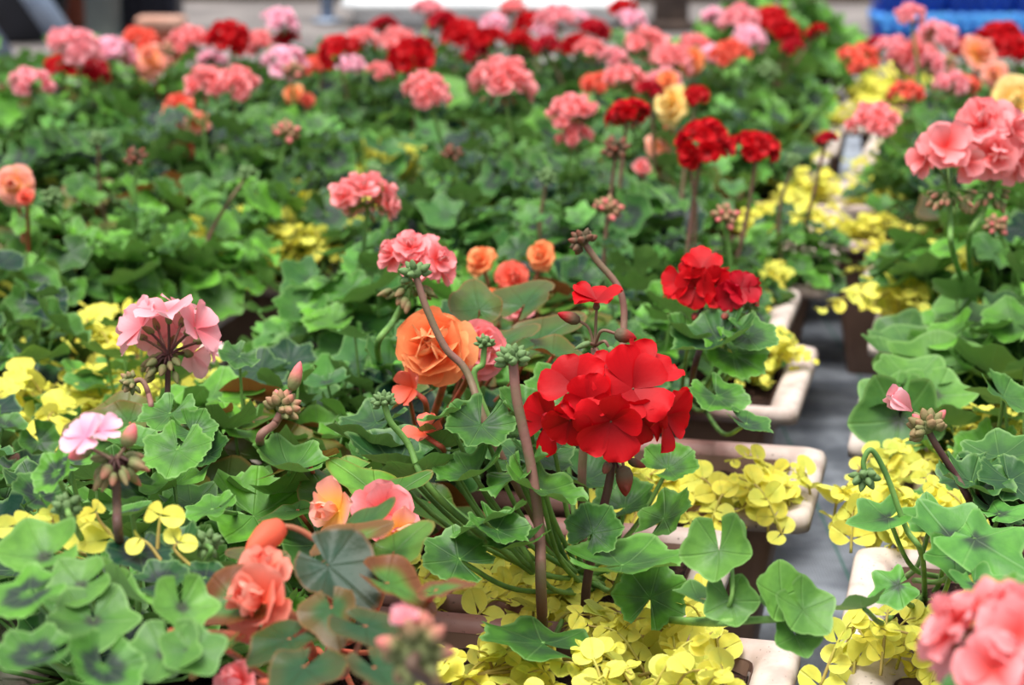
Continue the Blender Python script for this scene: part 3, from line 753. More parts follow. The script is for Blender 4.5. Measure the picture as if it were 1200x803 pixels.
for px, py, w, hh, lab in FARBUD:
    r = ray(px, py); p = np.array([0, 0, CAM_Z]) + r * ((CAM_Z - SOIL_Z - hh) / -r[2]); d = depth_of(p); ps = 790 < px < 990; q, t, a = seat(p, free=ps)
    tg = thing('geranium', lab, 'geranium', q, 'geraniums with bare bud stalks'); f, s = RG.choice(PROTO[RG.choice(['dark', 'bright', 'ivy'])]); rz = RG.uniform(0, 6.28)
    linked('foliage', f, tg, (0, 0, 0), rz, .55 if ps else .9); linked('leaf_stalks', s, tg, (0, 0, 0), rz, .55 if ps else .9)
    mb = MB(); tube(mb, smooth_path([q + np.array([0, 0, -.004]), (q + p) / 2 + np.array([RG.uniform(-.012, .012), 0, .012]), p], 6), .0024, .0018, 6); st = mb.build('flower_stalk', M[RG.choice(['stem', 'stalk'])], tg, q)
    linked('bud_cluster', RG.choice(BUDS), st, p - q, 0, w * d / F / .036, (RG.uniform(-.5, .5), RG.uniform(-.5, .5), 0))

# begonias in the distance: (list of (px, py, w, colour), height, label)
FARB = [
 ([(178, 72, 42, 'peach'), (200, 62, 26, 'peach')], .15, 'peach begonia below the salmon geranium at upper left'),
 ([(210, 128, 36, 'salmon_rose'), (232, 146, 32, 'peach'), (200, 140, 24, 'coral_rose'), (218, 176, 28, 'salmon_rose')], .12, 'begonia with several salmon and blush blooms at left'),
 ([(345, 112, 24, 'orange'), (360, 118, 16, 'salmon_rose')], .12, 'small orange begonia bloom beside a red bud'),
 ([(18, 218, 46, 'peach'), (30, 232, 20, 'salmon_rose')], .14, 'blush begonia cut by the left edge of the picture'),
 ([(792, 124, 46, 'yellow'), (782, 96, 26, 'orange')], .15, 'yellow begonia between the small red geraniums'),
 ([(770, 172, 30, 'peach'), (752, 196, 20, 'coral_rose')], .11, 'pale blush begonia left of the broad red geranium'),
 ([(1142, 66, 46, 'peach'), (1166, 88, 30, 'peach')], .17, 'peach begonia under the upper right red geraniums'),
 ([(1188, 120, 56, 'yellow'), (1196, 150, 34, 'yellow')], .17, 'yellow begonia at the right edge above the large coral heads'),
 ([(566, 308, 36, 'orange'), (600, 326, 36, 'salmon_rose'), (606, 358, 40, 'coral_rose'), (636, 300, 34, 'orange'), (575, 350, 24, 'orange')], .10, 'begonia with orange and rosy blooms behind the large orange one'),
 ([(812, 72, 30, 'orange')], .15, 'small orange begonia bloom among the coral geraniums by the post'),
]
def far_begonia(blooms, h, label):
    pts = []
    for px, py, w, c in blooms:
        r = ray(px, py); hh = h + RG.uniform(-.01, .01); p = np.array([0, 0, CAM_Z]) + r * ((CAM_Z - SOIL_Z - hh) / -r[2]); pts.append((p, w, c))
    base = np.mean([p for p, _, _ in pts], 0); q, t, a = seat(base); d0 = depth_of(base)
    tg = thing('begonia', label, 'begonia', q, 'flowering begonias')
    f, s = RG.choice(PROTO['begonia']); rz = RG.uniform(0, 6.28)
    linked('foliage', f, tg, (0, 0, 0), rz, .95); linked('leaf_stalks', s, tg, (0, 0, 0), rz, .95)
    for (p, w, c), b in zip(pts, blooms):
        p = A(b[0], b[1], min(d0 + .03, max(d0 - .05, depth_of(p)))); sc = w * depth_of(p) / F / .062
        mb = MB(); tube(mb, smooth_path([q + np.array([0, 0, -.003]), (q + p) / 2 + np.array([0, .01, .01]), p + np.array([0, .005, -.004])], 6), .0028, .0018, 6)
        st = mb.build('flower_stalk', M['bstem'], tg, q)
        linked('flower', RG.choice(HEADS[c]), st, p - q, 0, sc, (RG.uniform(-.25, .25), RG.uniform(-.5, .5), RG.uniform(-.6, .6)))
for x in FARB: far_begonia(*x)

# ------------------------------------------------------------------ hero plants: stalks, leaves and blooms one by one
def px2m(w, d): return w * d / F
class Hero:
    def __init__(self, name, label, cat, base, seed=1, group=None):
        self.q, self.t, _ = seat(base, free=True); self.o = thing(name, label, cat, self.q, group); self.rg = random.Random(seed)
        self.fol, self.st = {}, MB()
    def leaf(self, px, py, d, wpx, az, el, roll=0, kind='zonal', tint=.5, zone=.4, val=None, stalk=True):
        el = -abs(el) * .65 - 4 if math.sin(math.radians(az)) < 0 else abs(el) * .8 + 4
        s = px2m(wpx / 2, d); fr = frame(az, el, roll); c = A(px, py, d); o = c - fr[1] * s * .25
        T = (tint, self.rg.uniform(.4, .75) if val is None else val, zone)
        add_leaf(self.fol.setdefault(kind, MB()), kind, self.rg, o, fr, s, T, True)
        if stalk:
            b = self.q + np.array([self.rg.uniform(-.012, .012), self.rg.uniform(-.012, .012), self.rg.uniform(.0, .02)])
            m = b * .4 + o * .6 + np.array([0, 0, -.1 * max(0, o[2] - b[2])]) - fr[2] * .006
            tube(self.st, smooth_path([b, m, o - fr[2] * .0005], 6), .0020, .0014, 6)
    def bush(self, kind, n, R, h, s0, s1, tint, zone, off=(0, 0, 0)):
        bush(self.rg, kind, n, R, h, s0, s1, tint, zone, True, self.q + np.array(off), self.fol.setdefault(kind, MB()), self.st)
    def path(self, pts, base=True):
        P = [A(*p) for p in pts]
        if isinstance(base, tuple): P = P + [onz(base[0], base[1], SOIL_Z - .004)]
        elif base: P = P + [self.q + np.array([0, 0, -.004])]
        return P                                        # from the head down
    def stalk(self, pts, r=.0028, mat='stalk', base=True, name='flower_stalk'):
        P = self.path(pts, base); mb = MB(); S = smooth_path(P, 8); tube(mb, S, r * .85, r, 8)
        o = mb.build(name, M[mat], self.o, self.q); ax = unit(S[0] - S[2]); return o, P[0], ax
    def cluster(self, pts, wpx, r=.0028, mat='stalk', base=True, n=22, col=0.0, bm='bud_green'):
        o, ap, ax = self.stalk(pts, r, mat, base); mg = MB(); bud_cluster(mg, self.rg, ap, ax, px2m(wpx / 2, pts[0][2]) * 1.25, n, col, 0)
        mg.build('bud_cluster', M[bm], o, self.q); return o
    def head(self, pts, n, Rpx, rings, Lpx, colr, bm, nb=8, low=-.2, dirs=None, r=.0028, mat='stalk', base=True, each=False, pr=.72, budcol=.7):
        o, ap, ax = self.stalk(pts, r, mat, base); d = pts[0][2]; R, L = px2m(Rpx, d), px2m(Lpx, d); mg = MB()
        if each:
            mp0 = MB()
            for dd in (dirs if dirs is not None else dome_dirs(self.rg, n, low)):
                mp = MB(); umbel(mp, mg, self.rg, ap, R, 1, rings, L, 0, 0, low, 6, 0, (0, 1), [dd], pr=pr); mp.build('floret', M[colr], o, self.q)
            umbel(mp0, mg, self.rg, ap, R, 0, rings, L, nb, budcol, dirs=[])
        else:
            mp = MB(); umbel(mp, mg, self.rg, ap, R, n, rings, L, nb, budcol, low, 6, 0, (0, 1), dirs, pr=pr); mp.n and mp.build('flower_head', M[colr], o, self.q)
        mg.build('bud_cluster', [M[mat], M[bm]], o, self.q); return o
    def head_px(self, pts, florets, colr, bm, nb=8, r=.0028, mat='stalk', budcol=.7, base=True, R=.03):
        """a flower head with each floret (px, py, depth, facing, petal length in px, rings) at its own place"""
        o, ap, ax = self.stalk(pts, r, mat, base); mg = MB(); up = np.array([0, 0, 1.0])
        for px, py, d, nrm, L, rings in florets:
            c = A(px, py, d); nrm = unit(nrm); mp = MB(); floret(mp, self.rg, c, nrm, px2m(L, d), rings, 6); mp.build('floret', M[colr], o, self.q)
            tube(mg, smooth_path([ap, ap * .5 + c * .5 - nrm * .006, c - nrm * .004], 4), .0011, .0009, 5, 0); bud(mg, c - nrm * .009, nrm, .010, .0026, .2, 1, 6)
        umbel(mg, mg, self.rg, ap, R, 0, SINGLE, .01, nb, budcol, dirs=[])
        mg.build('bud_cluster', [M[mat], M[bm]], o, self.q); return o
    def single_bud(self, o, pts, wpx, lpx, bm, col=1.0, mat='stalk', end=None):
        """a bud on its own thin stalk from a node; pts run from node to bud; end = pixel at the bud's tip"""
        P = [A(*p) for p in pts]; mb = MB(); S = smooth_path(P, 6); tube(mb, S, .0012, .0010, 5)
        ax = unit(A(*end) - P[-1]) if end else unit(S[-1] - S[-3]); d = pts[-1][2]
        bud(mb, P[-1] - ax * .001, ax, px2m(lpx, d), px2m(wpx / 2, d), col, 1, 10); mb.build('bud', [M[mat], M[bm]], o, self.q)
    def floret(self, o, px, py, d, nrm, Lpx, rings, colr, name='floret'):
        mp = MB(); floret(mp, self.rg, A(px, py, d), np.array(nrm, float), px2m(Lpx, d), rings, 6); mp.build(name, M[colr], o, self.q)
    def done(self, stem='stem', names=('foliage',)):
        for k, mb in self.fol.items(): mb.build('foliage', M[k], self.o, self.q)
        if self.st.n: self.st.build('leaf_stalks', M[stem], self.o, self.q)

# --- the red geranium in the middle
h = Hero('geranium', 'tall red geranium in focus at the centre, with buds and several bare bud stalks', 'geranium', onz(668, 738, SOIL_Z), 11)
h.head_px([(718, 537, 1.245), (713, 570, 1.245), (700, 625, 1.25), (687, 690, 1.255)], [
    (676, 452, 1.225, (-.25, -.7, .65), 44, SINGLE), (742, 456, 1.22, (.15, -.85, .5), 50, SINGLE), (716, 494, 1.21, (-.05, -1, -.15), 46, SINGLE), (642, 494, 1.24, (-.75, -.6, .15), 40, SINGLE),
    (779, 488, 1.235, (.8, -.55, -.05), 42, SINGLE), (708, 440, 1.26, (-.1, -.1, 1), 42, SINGLE), (760, 438, 1.26, (.4, -.2, .9), 44, SINGLE), (668, 492, 1.22, (-.35, -.85, -.35), 34, SINGLE),
    (752, 492, 1.225, (.3, -.9, -.4), 36, SINGLE), (690, 470, 1.215, (-.1, -.95, .3), 36, SINGLE)], 'red', 'bud_red', 5, .0030, 'dstalk', base=(686, 765))
h.cluster([(601, 422, 1.20), (606, 470, 1.20), (622, 545, 1.205), (632, 620, 1.205), (634, 690, 1.20)], 36, .0034, base=(637, 762))
o, ap, ax = h.stalk([(697, 408, 1.30), (697, 432, 1.30), (690, 480, 1.31), (682, 560, 1.32)], .0030)
h.floret(o, 699, 352, 1.30, (-.05, -.25, 1), 31, SINGLE, 'red')
h.single_bud(o, [(697, 410, 1.30), (698, 380, 1.30), (699, 362, 1.30)], 9, 12, 'bud_red', .4, end=(699, 350, 1.30))
h.single_bud(o, [(697, 408, 1.30), (690, 385, 1.30), (678, 376, 1.30)], 15, 28, 'bud_red', 1, end=(650, 366, 1.30))
h.single_bud(o, [(697, 406, 1.30), (705, 388, 1.29), (722, 391, 1.29)], 18, 27, 'bud_red', 1, end=(752, 399, 1.29))
h.single_bud(o, [(698, 405, 1.30), (708, 400, 1.29), (714, 408, 1.29)], 10, 22, 'bud_green', 0, end=(728, 425, 1.29))
h.single_bud(o, [(698, 408, 1.30), (702, 415, 1.29)], 9, 24, 'bud_green', 0, end=(708, 440, 1.29))
h.single_bud(o, [(697, 405, 1.30), (690, 402, 1.29)], 8, 20, 'bud_green', 0, end=(676, 408, 1.29))
h.cluster([(487, 322, 1.31), (500, 362, 1.31), (522, 408, 1.31), (548, 438, 1.31), (580, 520, 1.30)], 34, .0026, n=9)
h.cluster([(568, 404, 1.33), (566, 425, 1.33), (564, 470, 1.33)], 22, .0022, 'stem', n=12)
h.cluster([(450, 472, 1.24), (458, 495, 1.24), (478, 520, 1.245), (520, 590, 1.25)], 26, .0022, 'stem', n=18)
h.cluster([(684, 284, 1.42), (700, 306, 1.42), (726, 340, 1.42), (731, 384, 1.42), (720, 470, 1.40)], 32, .0026, n=14, col=.4, bm='bud_red')
o, ap, ax = h.stalk([(722, 535, 1.235), (715, 528, 1.24)], .0016, 'dstalk', base=False)
h.single_bud(o, [(716, 530, 1.24), (727, 533, 1.235), (731, 548, 1.235)], 22, 36, 'bud_red', .7, end=(733, 582, 1.235))
for L in ((515, 490, 1.26, 62, 200, 15, 20, .6), (560, 505, 1.25, 85, 250, 35, -15, .62), (622, 480, 1.27, 80, 60, 10, 25, .6), (545, 560, 1.24, 90, 215, -10, 10, .55), (600, 560, 1.22, 95, 240, 5, 30, .6),
          (640, 580, 1.20, 110, 300, 10, -20, .45), (566, 612, 1.19, 100, 190, -15, 20, .6), (600, 640, 1.18, 85, 200, 5, 10, .6), (505, 520, 1.28, 70, 170, 20, 40, .75), (655, 520, 1.27, 60, 20, 15, 0, .5),
          (748, 660, 1.19, 150, 5, 4, -4, .5), (700, 618, 1.215, 70, 40, 45, 30, .7), (590, 625, 1.17, 80, 330, -15, 0, .6), (528, 650, 1.18, 90, 160, -25, -20, .6), (620, 748, 1.17, 150, 150, -5, 10, .6),
          (785, 600, 1.30, 85, 20, 50, 0, .35), (765, 690, 1.22, 90, 60, 65, 20, .45), (480, 560, 1.26, 100, 190, 5, 30, .8), (660, 450, 1.36, 80, 70, 40, 0, .5), (790, 545, 1.34, 70, 30, 15, 20, .35),
          (450, 540, 1.3, 120, 180, 5, 0, .85), (420, 520, 1.33, 110, 170, 15, 25, .85), (690, 480, 1.38, 90, 20, 30, 10, .6), (600, 530, 1.31, 80, 120, 20, 0, .7), (430, 500, 1.36, 90, 200, 20, 0, .8), (640, 540, 1.29, 80, 330, 25, 10, .7),
          (698, 565, 1.33, 90, 350, 10, 10, .75), (740, 590, 1.36, 80, 20, 25, 10, .6), (520, 545, 1.30, 80, 240, 25, 0, .75)):
    h.leaf(*L[:7], 'zonal', L[7], .45)
h.done()

# --- golden creeping jenny, near
def jenny_hero(label, patches, seed, base, sprigs=()):
    """patches: list of (px, py, z above soil, spread x m, n sprigs, sprig length m)"""
    q, t, a = seat(base, free=True); rg = random.Random(seed); tg = thing('creeping_jenny', label, 'creeping jenny', q, 'golden creeping jenny in the troughs'); fol, st = MB(), MB()
    for px, py, z, rx, n, l in patches:
        c = onz(px, py, SOIL_Z + z); tube(st, smooth_path([q + np.array([0, 0, -.003]), (q + c) / 2 + np.array([0, 0, .004]), c], 5), .0014, .001, 5)
        for i in range(n):
            e = c + np.array([rg.uniform(-1, 1) * rx, rg.uniform(-1, 1) * rx * .7, rg.uniform(-.012, .014)])
            a = rg.uniform(0, 6.28); b = e + np.array([math.cos(a) * l, math.sin(a) * l * .7, -z * .8 - rg.uniform(0, .02)])
            b[2] = max(b[2], SOIL_Z); m = (b + e) / 2 + np.array([0, 0, .012])
            jenny_sprig(rg, fol, st, [b, m, e], .0155 * rg.uniform(.75, 1.15), True)
    for P, s_ in sprigs:
        jenny_sprig(rg, fol, st, [A(*p) for p in P], s_, True); tube(st, smooth_path([q + np.array([0, 0, -.003]), (q + A(*P[0])) / 2 - np.array([0, 0, .004]), A(*P[0])], 5), .0014, .0012, 5)
    s0 = c.copy(); tube(st, smooth_path([q + np.array([0, 0, -.003]), (q + s0) / 2 + np.array([0, 0, .01]), s0], 5), .0014, .001, 5)
    fol.build('foliage', M['jenny'], tg, q); st.build('creeping_stems', M['jstem'], tg, q)
jenny_hero('golden creeping jenny spread across the bottom below the red geranium', [(700, 750, .03, .05, 12, .04), (640, 770, .03, .04, 9, .04), (780, 715, .02, .04, 9, .04), (830, 790, .03, .02, 5, .03), (740, 790, .05, .05, 11, .04), (560, 790, .03, .03, 6, .03)], 1, onz(720, 790, SOIL_Z))
jenny_hero('golden creeping jenny around the stems left of the red geranium', [(560, 700, .01, .05, 14, .04), (620, 690, .01, .05, 12, .04), (540, 670, .01, .03, 7, .03), (680, 690, .02, .04, 8, .04)], 2, onz(590, 700, SOIL_Z))
jenny_hero('golden creeping jenny hanging over the trough corner right of the red bloom', [(825, 560, .03, .04, 12, .04), (775, 565, .03, .03, 8, .03), (885, 560, .03, .035, 9, .04), (840, 595, .0, .03, 6, .025), (930, 570, .02, .02, 4, .03)], 3, onz(850, 570, SOIL_Z))
jenny_hero('golden creeping jenny reaching left across the path from the right row', [(1020, 588, .03, .025, 7, .04), (1055, 580, .04, .025, 6, .04), (985, 602, .025, .008, 2, .03), (1030, 612, .025, .018, 4, .025), (1085, 575, .04, .022, 5, .03)], 4, onz(1075, 620, SOIL_Z))
jenny_hero('golden creeping jenny in the lower right corner beside the coral bloom', [(1085, 735, .04, .035, 9, .04), (1045, 765, .02, .022, 6, .03), (1120, 715, .04, .02, 5, .03), (1150, 690, .03, .02, 4, .03)], 5, onz(1070, 780, SOIL_Z))
jenny_hero('golden creeping jenny behind the small pale pink bloom at right', [(1110, 518, .04, .04, 10, .04), (1140, 500, .05, .035, 8, .04), (1082, 515, .03, .02, 4, .03)], 6, onz(1110, 545, SOIL_Z))
jenny_hero('golden creeping jenny below the pink geranium head at left', [(120, 452, .05, .06, 16, .05), (175, 462, .045, .05, 14, .04), (225, 440, .045, .035, 9, .03), (205, 474, .04, .03, 8, .03)], 7, onz(170, 475, SOIL_Z))
jenny_hero('golden creeping jenny sprigs beside the dark bud stalk, lower left', [(190, 600, .04, .012, 3, .03), (180, 625, .03, .03, 5, .03), (110, 605, .04, .02, 4, .03), (250, 640, .02, .03, 4, .03), (60, 600, .04, .02, 3, .03), (255, 690, .02, .025, 4, .03)], 8, onz(180, 660, SOIL_Z), [([(184, 650, 1.03), (186, 622, 1.03), (188, 604, 1.03)], .026), ([(150, 650, 1.05), (120, 615, 1.05), (112, 600, 1.05)], .018), ([(40, 640, 1.05), (28, 622, 1.04), (22, 616, 1.04)], .019), ([(70, 640, 1.06), (62, 612, 1.06), (60, 604, 1.06)], .016), ([(190, 660, 1.02), (176, 640, 1.02), (165, 632, 1.02)], .018), ([(225, 665, 1.03), (205, 645, 1.03), (208, 636, 1.03)], .018)])
jenny_hero('golden creeping jenny by the pink buds, left of centre', [(290, 495, .03, .03, 8, .03), (320, 500, .02, .03, 5, .03), (330, 570, .01, .03, 4, .03)], 9, onz(300, 520, SOIL_Z))

# --- pink geranium at left
h = Hero('geranium', 'pink geranium with upright dark red stalk at left, in front of the yellow creeping jenny', 'geranium', onz(190, 560, SOIL_Z), 21)
h.head_px([(197, 418, 1.33), (196, 470, 1.33), (193, 500, 1.335)], [
    (167, 383, 1.33, (-.75, -.3, .55), 36, SINGLE), (196, 365, 1.32, (-.1, -.15, 1), 38, SINGLE), (228, 385, 1.33, (.75, -.25, .5), 37, SINGLE), (180, 373, 1.36, (-.35, .2, .9), 36, SINGLE), (216, 369, 1.36, (.3, .25, .9), 36, SINGLE),
    (242, 399, 1.35, (.95, .1, .1), 28, SINGLE), (205, 391, 1.38, (.1, .8, .6), 36, SINGLE), (224, 415, 1.37, (.5, .5, -.2), 30, SINGLE), (158, 393, 1.36, (-.9, .2, .2), 28, SINGLE), (186, 399, 1.37, (-.3, .7, .2), 30, SINGLE)], 'pink', 'bud_pink', 22, .0022, 'dstalk', .25, R=.030)
h.cluster([(155, 448, 1.30), (166, 446, 1.30), (174, 462, 1.30), (176, 490, 1.31)], 26, .002, n=14, col=.3, bm='bud_pink')
for L in ((195, 490, 1.27, 75, 250, 20, 0, .55), (230, 510, 1.24, 60, 330, 30, 20, .6), (170, 540, 1.2, 80, 200, 15, 0, .35), (250, 530, 1.24, 60, 0, 25, 30, .75), (205, 535, 1.16, 85, 260, 35, 0, .3), (150, 520, 1.22, 70, 160, 10, 0, .5)):
    h.leaf(*L[:7], 'zonal', L[7], .3)
h.bush('zonal', 26, .09, .10, .018, .028, .6, .4, (0, .02, 0)); h.done()
# --- coral geranium behind the bare bud stalk
h = Hero('geranium', 'coral-pink geranium behind the bent bud stalk, above the orange begonia', 'geranium', onz(440, 470, SOIL_Z), 22)
h.head_px([(482, 336, 1.47), (462, 375, 1.47), (442, 410, 1.475)], [
    (482, 294, 1.46, (-.1, -.6, .8), 26, DOUBLE), (510, 306, 1.46, (.55, -.7, .45), 25, DOUBLE), (462, 300, 1.47, (-.7, -.5, .6), 22, DOUBLE), (500, 292, 1.49, (.3, .2, 1), 22, SEMI), (516, 318, 1.48, (.9, -.4, .1), 22, SEMI),
    (488, 312, 1.455, (0, -1, .2), 22, SEMI)], 'coral', 'bud_pink', 16, .0026, 'stem', .4)
h.bush('zonal', 40, .11, .125, .022, .036, .35, .2); h.done()
# --- red geranium at right behind
h = Hero('geranium', 'red geranium with two side-by-side heads before the pale trough corners, right of centre', 'geranium', onz(800, 490, SOIL_Z), 23)
h.head_px([(822, 366, 1.51), (822, 400, 1.51), (812, 440, 1.52)], [
    (800, 330, 1.50, (-.7, -.55, .4), 26, SINGLE), (822, 314, 1.50, (0, -.5, .9), 29, SINGLE), (838, 336, 1.49, (.25, -.9, .25), 27, SINGLE), (815, 338, 1.49, (-.2, -.95, .1), 27, SINGLE), (788, 334, 1.52, (-.9, -.2, .2), 20, SINGLE), (830, 322, 1.53, (.2, .3, .9), 27, SINGLE)], 'red', 'bud_red', 8, .0026, 'dstalk')
h.head_px([(858, 366, 1.49), (850, 410, 1.5), (830, 450, 1.51)], [
    (868, 338, 1.48, (.2, -.7, .6), 25, SINGLE), (880, 343, 1.49, (.85, -.4, .15), 20, SINGLE), (857, 346, 1.48, (-.4, -.85, 0), 21, SINGLE)], 'crimson', 'bud_red', 4, .0020, 'stem')
h.cluster([(880, 362, 1.49), (872, 400, 1.49), (850, 445, 1.5)], 20, .002, 'stem', n=9)
for L in ((830, 405, 1.46, 110, 200, 20, 0, .8), (800, 390, 1.48, 70, 150, 20, 10, .6), (885, 395, 1.46, 70, 340, 15, 20, .6), (868, 420, 1.46, 84, 330, 35, 20, .15), (845, 470, 1.42, 76, 300, 30, 0, .5), (882, 500, 1.40, 62, 340, 20, 0, .7)):
    h.leaf(*L[:7], 'zonal', L[7], .6)
h.bush('zonal', 28, .085, .10, .02, .032, .5, .5, (-.05, 0, 0)); h.done()
# --- pink buds left of centre
h = Hero('geranium', 'geranium with one pink bud opening on a reddish bud cluster, left of centre', 'geranium', onz(300, 560, SOIL_Z), 24)
o = h.cluster([(331, 480, 1.21), (322, 497, 1.21), (305, 520, 1.21)], 40, .0028, n=24, col=.5, bm='bud_pink')
h.single_bud(o, [(333, 478, 1.21), (339, 462, 1.21), (342, 456, 1.21)], 17, 36, 'bud_pink', 1, end=(352, 424, 1.21))
h.single_bud(o, [(331, 480, 1.21), (326, 470, 1.21)], 12, 16, 'bud_pink', .8, end=(322, 450, 1.21))
for L in ((330, 545, 1.2, 95, 170, 10, 0, .5), (240, 600, 1.14, 70, 200, 10, 0, .4)):
    h.leaf(*L[:7], 'zonal', L[7], .2)
h.bush('zonal', 34, .10, .085, .016, .026, .9, .3, (.01, .02, 0)); h.done()
# --- soft pale pink bloom at the lower left
h = Hero('geranium', 'pale pink geranium, half open over drooping buds, in the left foreground', 'geranium', onz(130, 740, SOIL_Z), 25)
h.cluster([(243, 638, 1.05), (240, 660, 1.05)], 32, .0016, 'stem', n=18); h.cluster([(78, 595, 1.03), (92, 625, 1.04)], 34, .0018, 'stem', n=16)
o = h.head([(135, 540, 1.03), (137, 590, 1.03), (141, 640, 1.035)], 0, 40, SINGLE, 30, 'pale', 'bud_pink', 22, dirs=[], r=.0026, mat='dstalk', budcol=.5)
h.floret(o, 100, 512, 1.02, (-.3, -.5, .8), 32, SINGLE, 'pale'); h.floret(o, 118, 505, 1.04, (.4, -.2, .8), 26, SINGLE, 'pale')
h.single_bud(o, [(136, 540, 1.03), (148, 522, 1.03)], 20, 30, 'bud_pink', 1, end=(158, 495, 1.03)); h.single_bud(o, [(134, 540, 1.03), (105, 525, 1.03)], 20, 30, 'bud_pink', 1, end=(84, 535, 1.03))
for L in ((110, 735, .93, 120, 265, 25, 0, .1), (85, 690, .95, 90, 200, 5, 0, .2), (40, 655, .98, 110, 180, 10, 0, .15), (60, 560, 1.06, 70, 200, 40, 0, .25), (165, 655, 1.02, 90, 300, 20, 0, .65), (20, 700, .92, 120, 180, 15, 10, .3),
          (150, 700, .97, 100, 330, 15, -20, .2), (215, 720, .94, 90, 300, 35, 10, .15), (190, 775, .9, 110, 270, 30, 0, .2), (230, 770, .9, 90, 320, 35, 0, .2), (40, 575, 1.08, 80, 170, 35, 0, .3), (160, 600, 1.1, 60, 30, 15, 0, .5),
          (75, 540, 1.14, 70, 150, 25, 0, .3), (30, 770, .88, 110, 200, 15, 0, .35), (120, 790, .87, 110, 260, 15, 0, .4), (195, 680, 1.0, 80, 0, 20, 0, .6), (250, 680, 1.02, 90, 350, 10, 0, .6), (215, 640, 1.06, 80, 20, 15, 0, .6)):
    h.leaf(*L[:3], L[3] * .9, L[4] + h.rg.uniform(-20, 20), L[5] + h.rg.uniform(-20, 15), L[6] + h.rg.uniform(-25, 25), 'soft' if L[7] < .22 else 'zonal', L[7] + h.rg.uniform(-.1, .35), .9)
h.bush('zonal', 20, .09, .07, .02, .03, .75, .4, (0, 0.02, 0)); h.done()

# --- ivy geranium at the right with the nodding bud, reaching across the path
h = Hero('ivy_geranium', 'ivy-leaved geranium with a nodding green bud on a hooked stem, right of the path', 'geranium', onz(1085, 700, SOIL_Z), 26)
h.cluster([(1014, 556, 1.17), (1012, 540, 1.17), (1022, 528, 1.17), (1040, 560, 1.175), (1062, 620, 1.18), (1080, 650, 1.19)], 34, .0018, 'stem', n=12)
for L in ((1158, 642, 1.14, 150, 320, 25, 10, .35), (1105, 620, 1.2, 120, 120, 25, 0, .4), (1030, 610, 1.18, 95, 190, 10, -10, .35), (1045, 690, 1.15, 75, 190, 35, -30, .25), (1000, 715, 1.10, 105, 190, 5, 30, .55), (1120, 660, 1.16, 90, 260, 40, 0, .3),
          (1180, 600, 1.22, 80, 20, 10, 0, .4), (1150, 690, 1.1, 90, 300, 10, 0, .4), (1090, 605, 1.22, 80, 90, 40, 0, .3)):
    h.leaf(*L[:7], 'ivy', L[7], .8)
h.done()
h = Hero('ivy_geranium', 'ivy-leaved geranium trailing across the path from the left row, lower right', 'geranium', onz(790, 735, SOIL_Z), 27)
o, ap, ax = h.stalk([(930, 725, 1.08), (880, 727, 1.09), (830, 730, 1.1)], .0024, 'stem', name='trailing_stem')
h.cluster([(872, 648, 1.1), (872, 618, 1.1), (862, 612, 1.1), (858, 650, 1.1), (845, 720, 1.1)], 12, .0012, 'stem', n=6)
for L in ((842, 655, 1.09, 84, 262, 62, 12, .2), (858, 712, 1.085, 66, 285, 66, 20, .4), (915, 690, 1.08, 78, 100, 62, 15, .15), (948, 722, 1.07, 76, 320, 45, 20, .3), (905, 705, 1.085, 56, 140, 40, 0, .3), (935, 752, 1.07, 60, 290, 55, 0, .45), (812, 700, 1.1, 60, 180, 10, 0, .5)):
    h.leaf(*L[:7], 'soft', L[7], .1, stalk=False)
h.done()
h = Hero('geranium', 'broad-leaved green geranium without blooms over a pale trough corner, right of the path', 'geranium', onz(1085, 480, SOIL_Z), 33)
for L in ((1034, 468, 1.60, 80, 200, 20, 0, .45), (1060, 440, 1.64, 95, 120, 20, 0, .35), (1095, 425, 1.68, 110, 80, 25, 0, .3), (1130, 415, 1.70, 90, 20, 20, 10, .4), (1052, 505, 1.58, 110, 250, 75, 0, .6), (1100, 470, 1.6, 90, 280, 30, 0, .3), (1036, 415, 1.7, 80, 180, 20, 0, .5), (1150, 440, 1.66, 80, 330, 20, 0, .45), (1060, 400, 1.75, 90, 100, 15, 0, .55)):
    h.leaf(*L[:7], 'soft', L[7], .8)
h.bush('soft', 26, .09, .09, .022, .034, .6, .7, (.05, .03, 0)); h.done()
# --- small pale pink flower at right
h = Hero('geranium', 'geranium with one pale pink floret over green buds, right of the path', 'geranium', onz(1135, 600, SOIL_Z), 28)
o = h.cluster([(1087, 503, 1.25), (1096, 520, 1.25), (1120, 558, 1.255), (1138, 590, 1.26)], 42, .0024, 'dstalk', n=26, col=.25, bm='bud_pink')
h.floret(o, 1069, 482, 1.25, (-.8, -.15, .75), 34, [(5, 24, 1.0)], 'pink')
h.single_bud(o, [(1087, 503, 1.25), (1080, 497, 1.25)], 12, 18, 'bud_pink', 1, end=(1068, 484, 1.25)); h.single_bud(o, [(1088, 502, 1.25), (1098, 493, 1.25)], 12, 18, 'bud_pink', 1, end=(1110, 478, 1.25))
for L in ((1150, 570, 1.25, 100, 330, 15, 0, .75), (1180, 530, 1.3, 100, 30, 15, 0, .7), (1130, 560, 1.28, 80, 200, 25, 0, .8), (1190, 570, 1.25, 90, 300, 30, 0, .85), (1170, 600, 1.24, 80, 330, 35, 0, .8), (1185, 470, 1.4, 80, 330, 35, 0, .6)):
    h.leaf(*L[:7], 'zonal', L[7], .2)
h.bush('zonal', 26, .085, .10, .02, .03, .75, .3, (.045, .02, 0)); h.done()
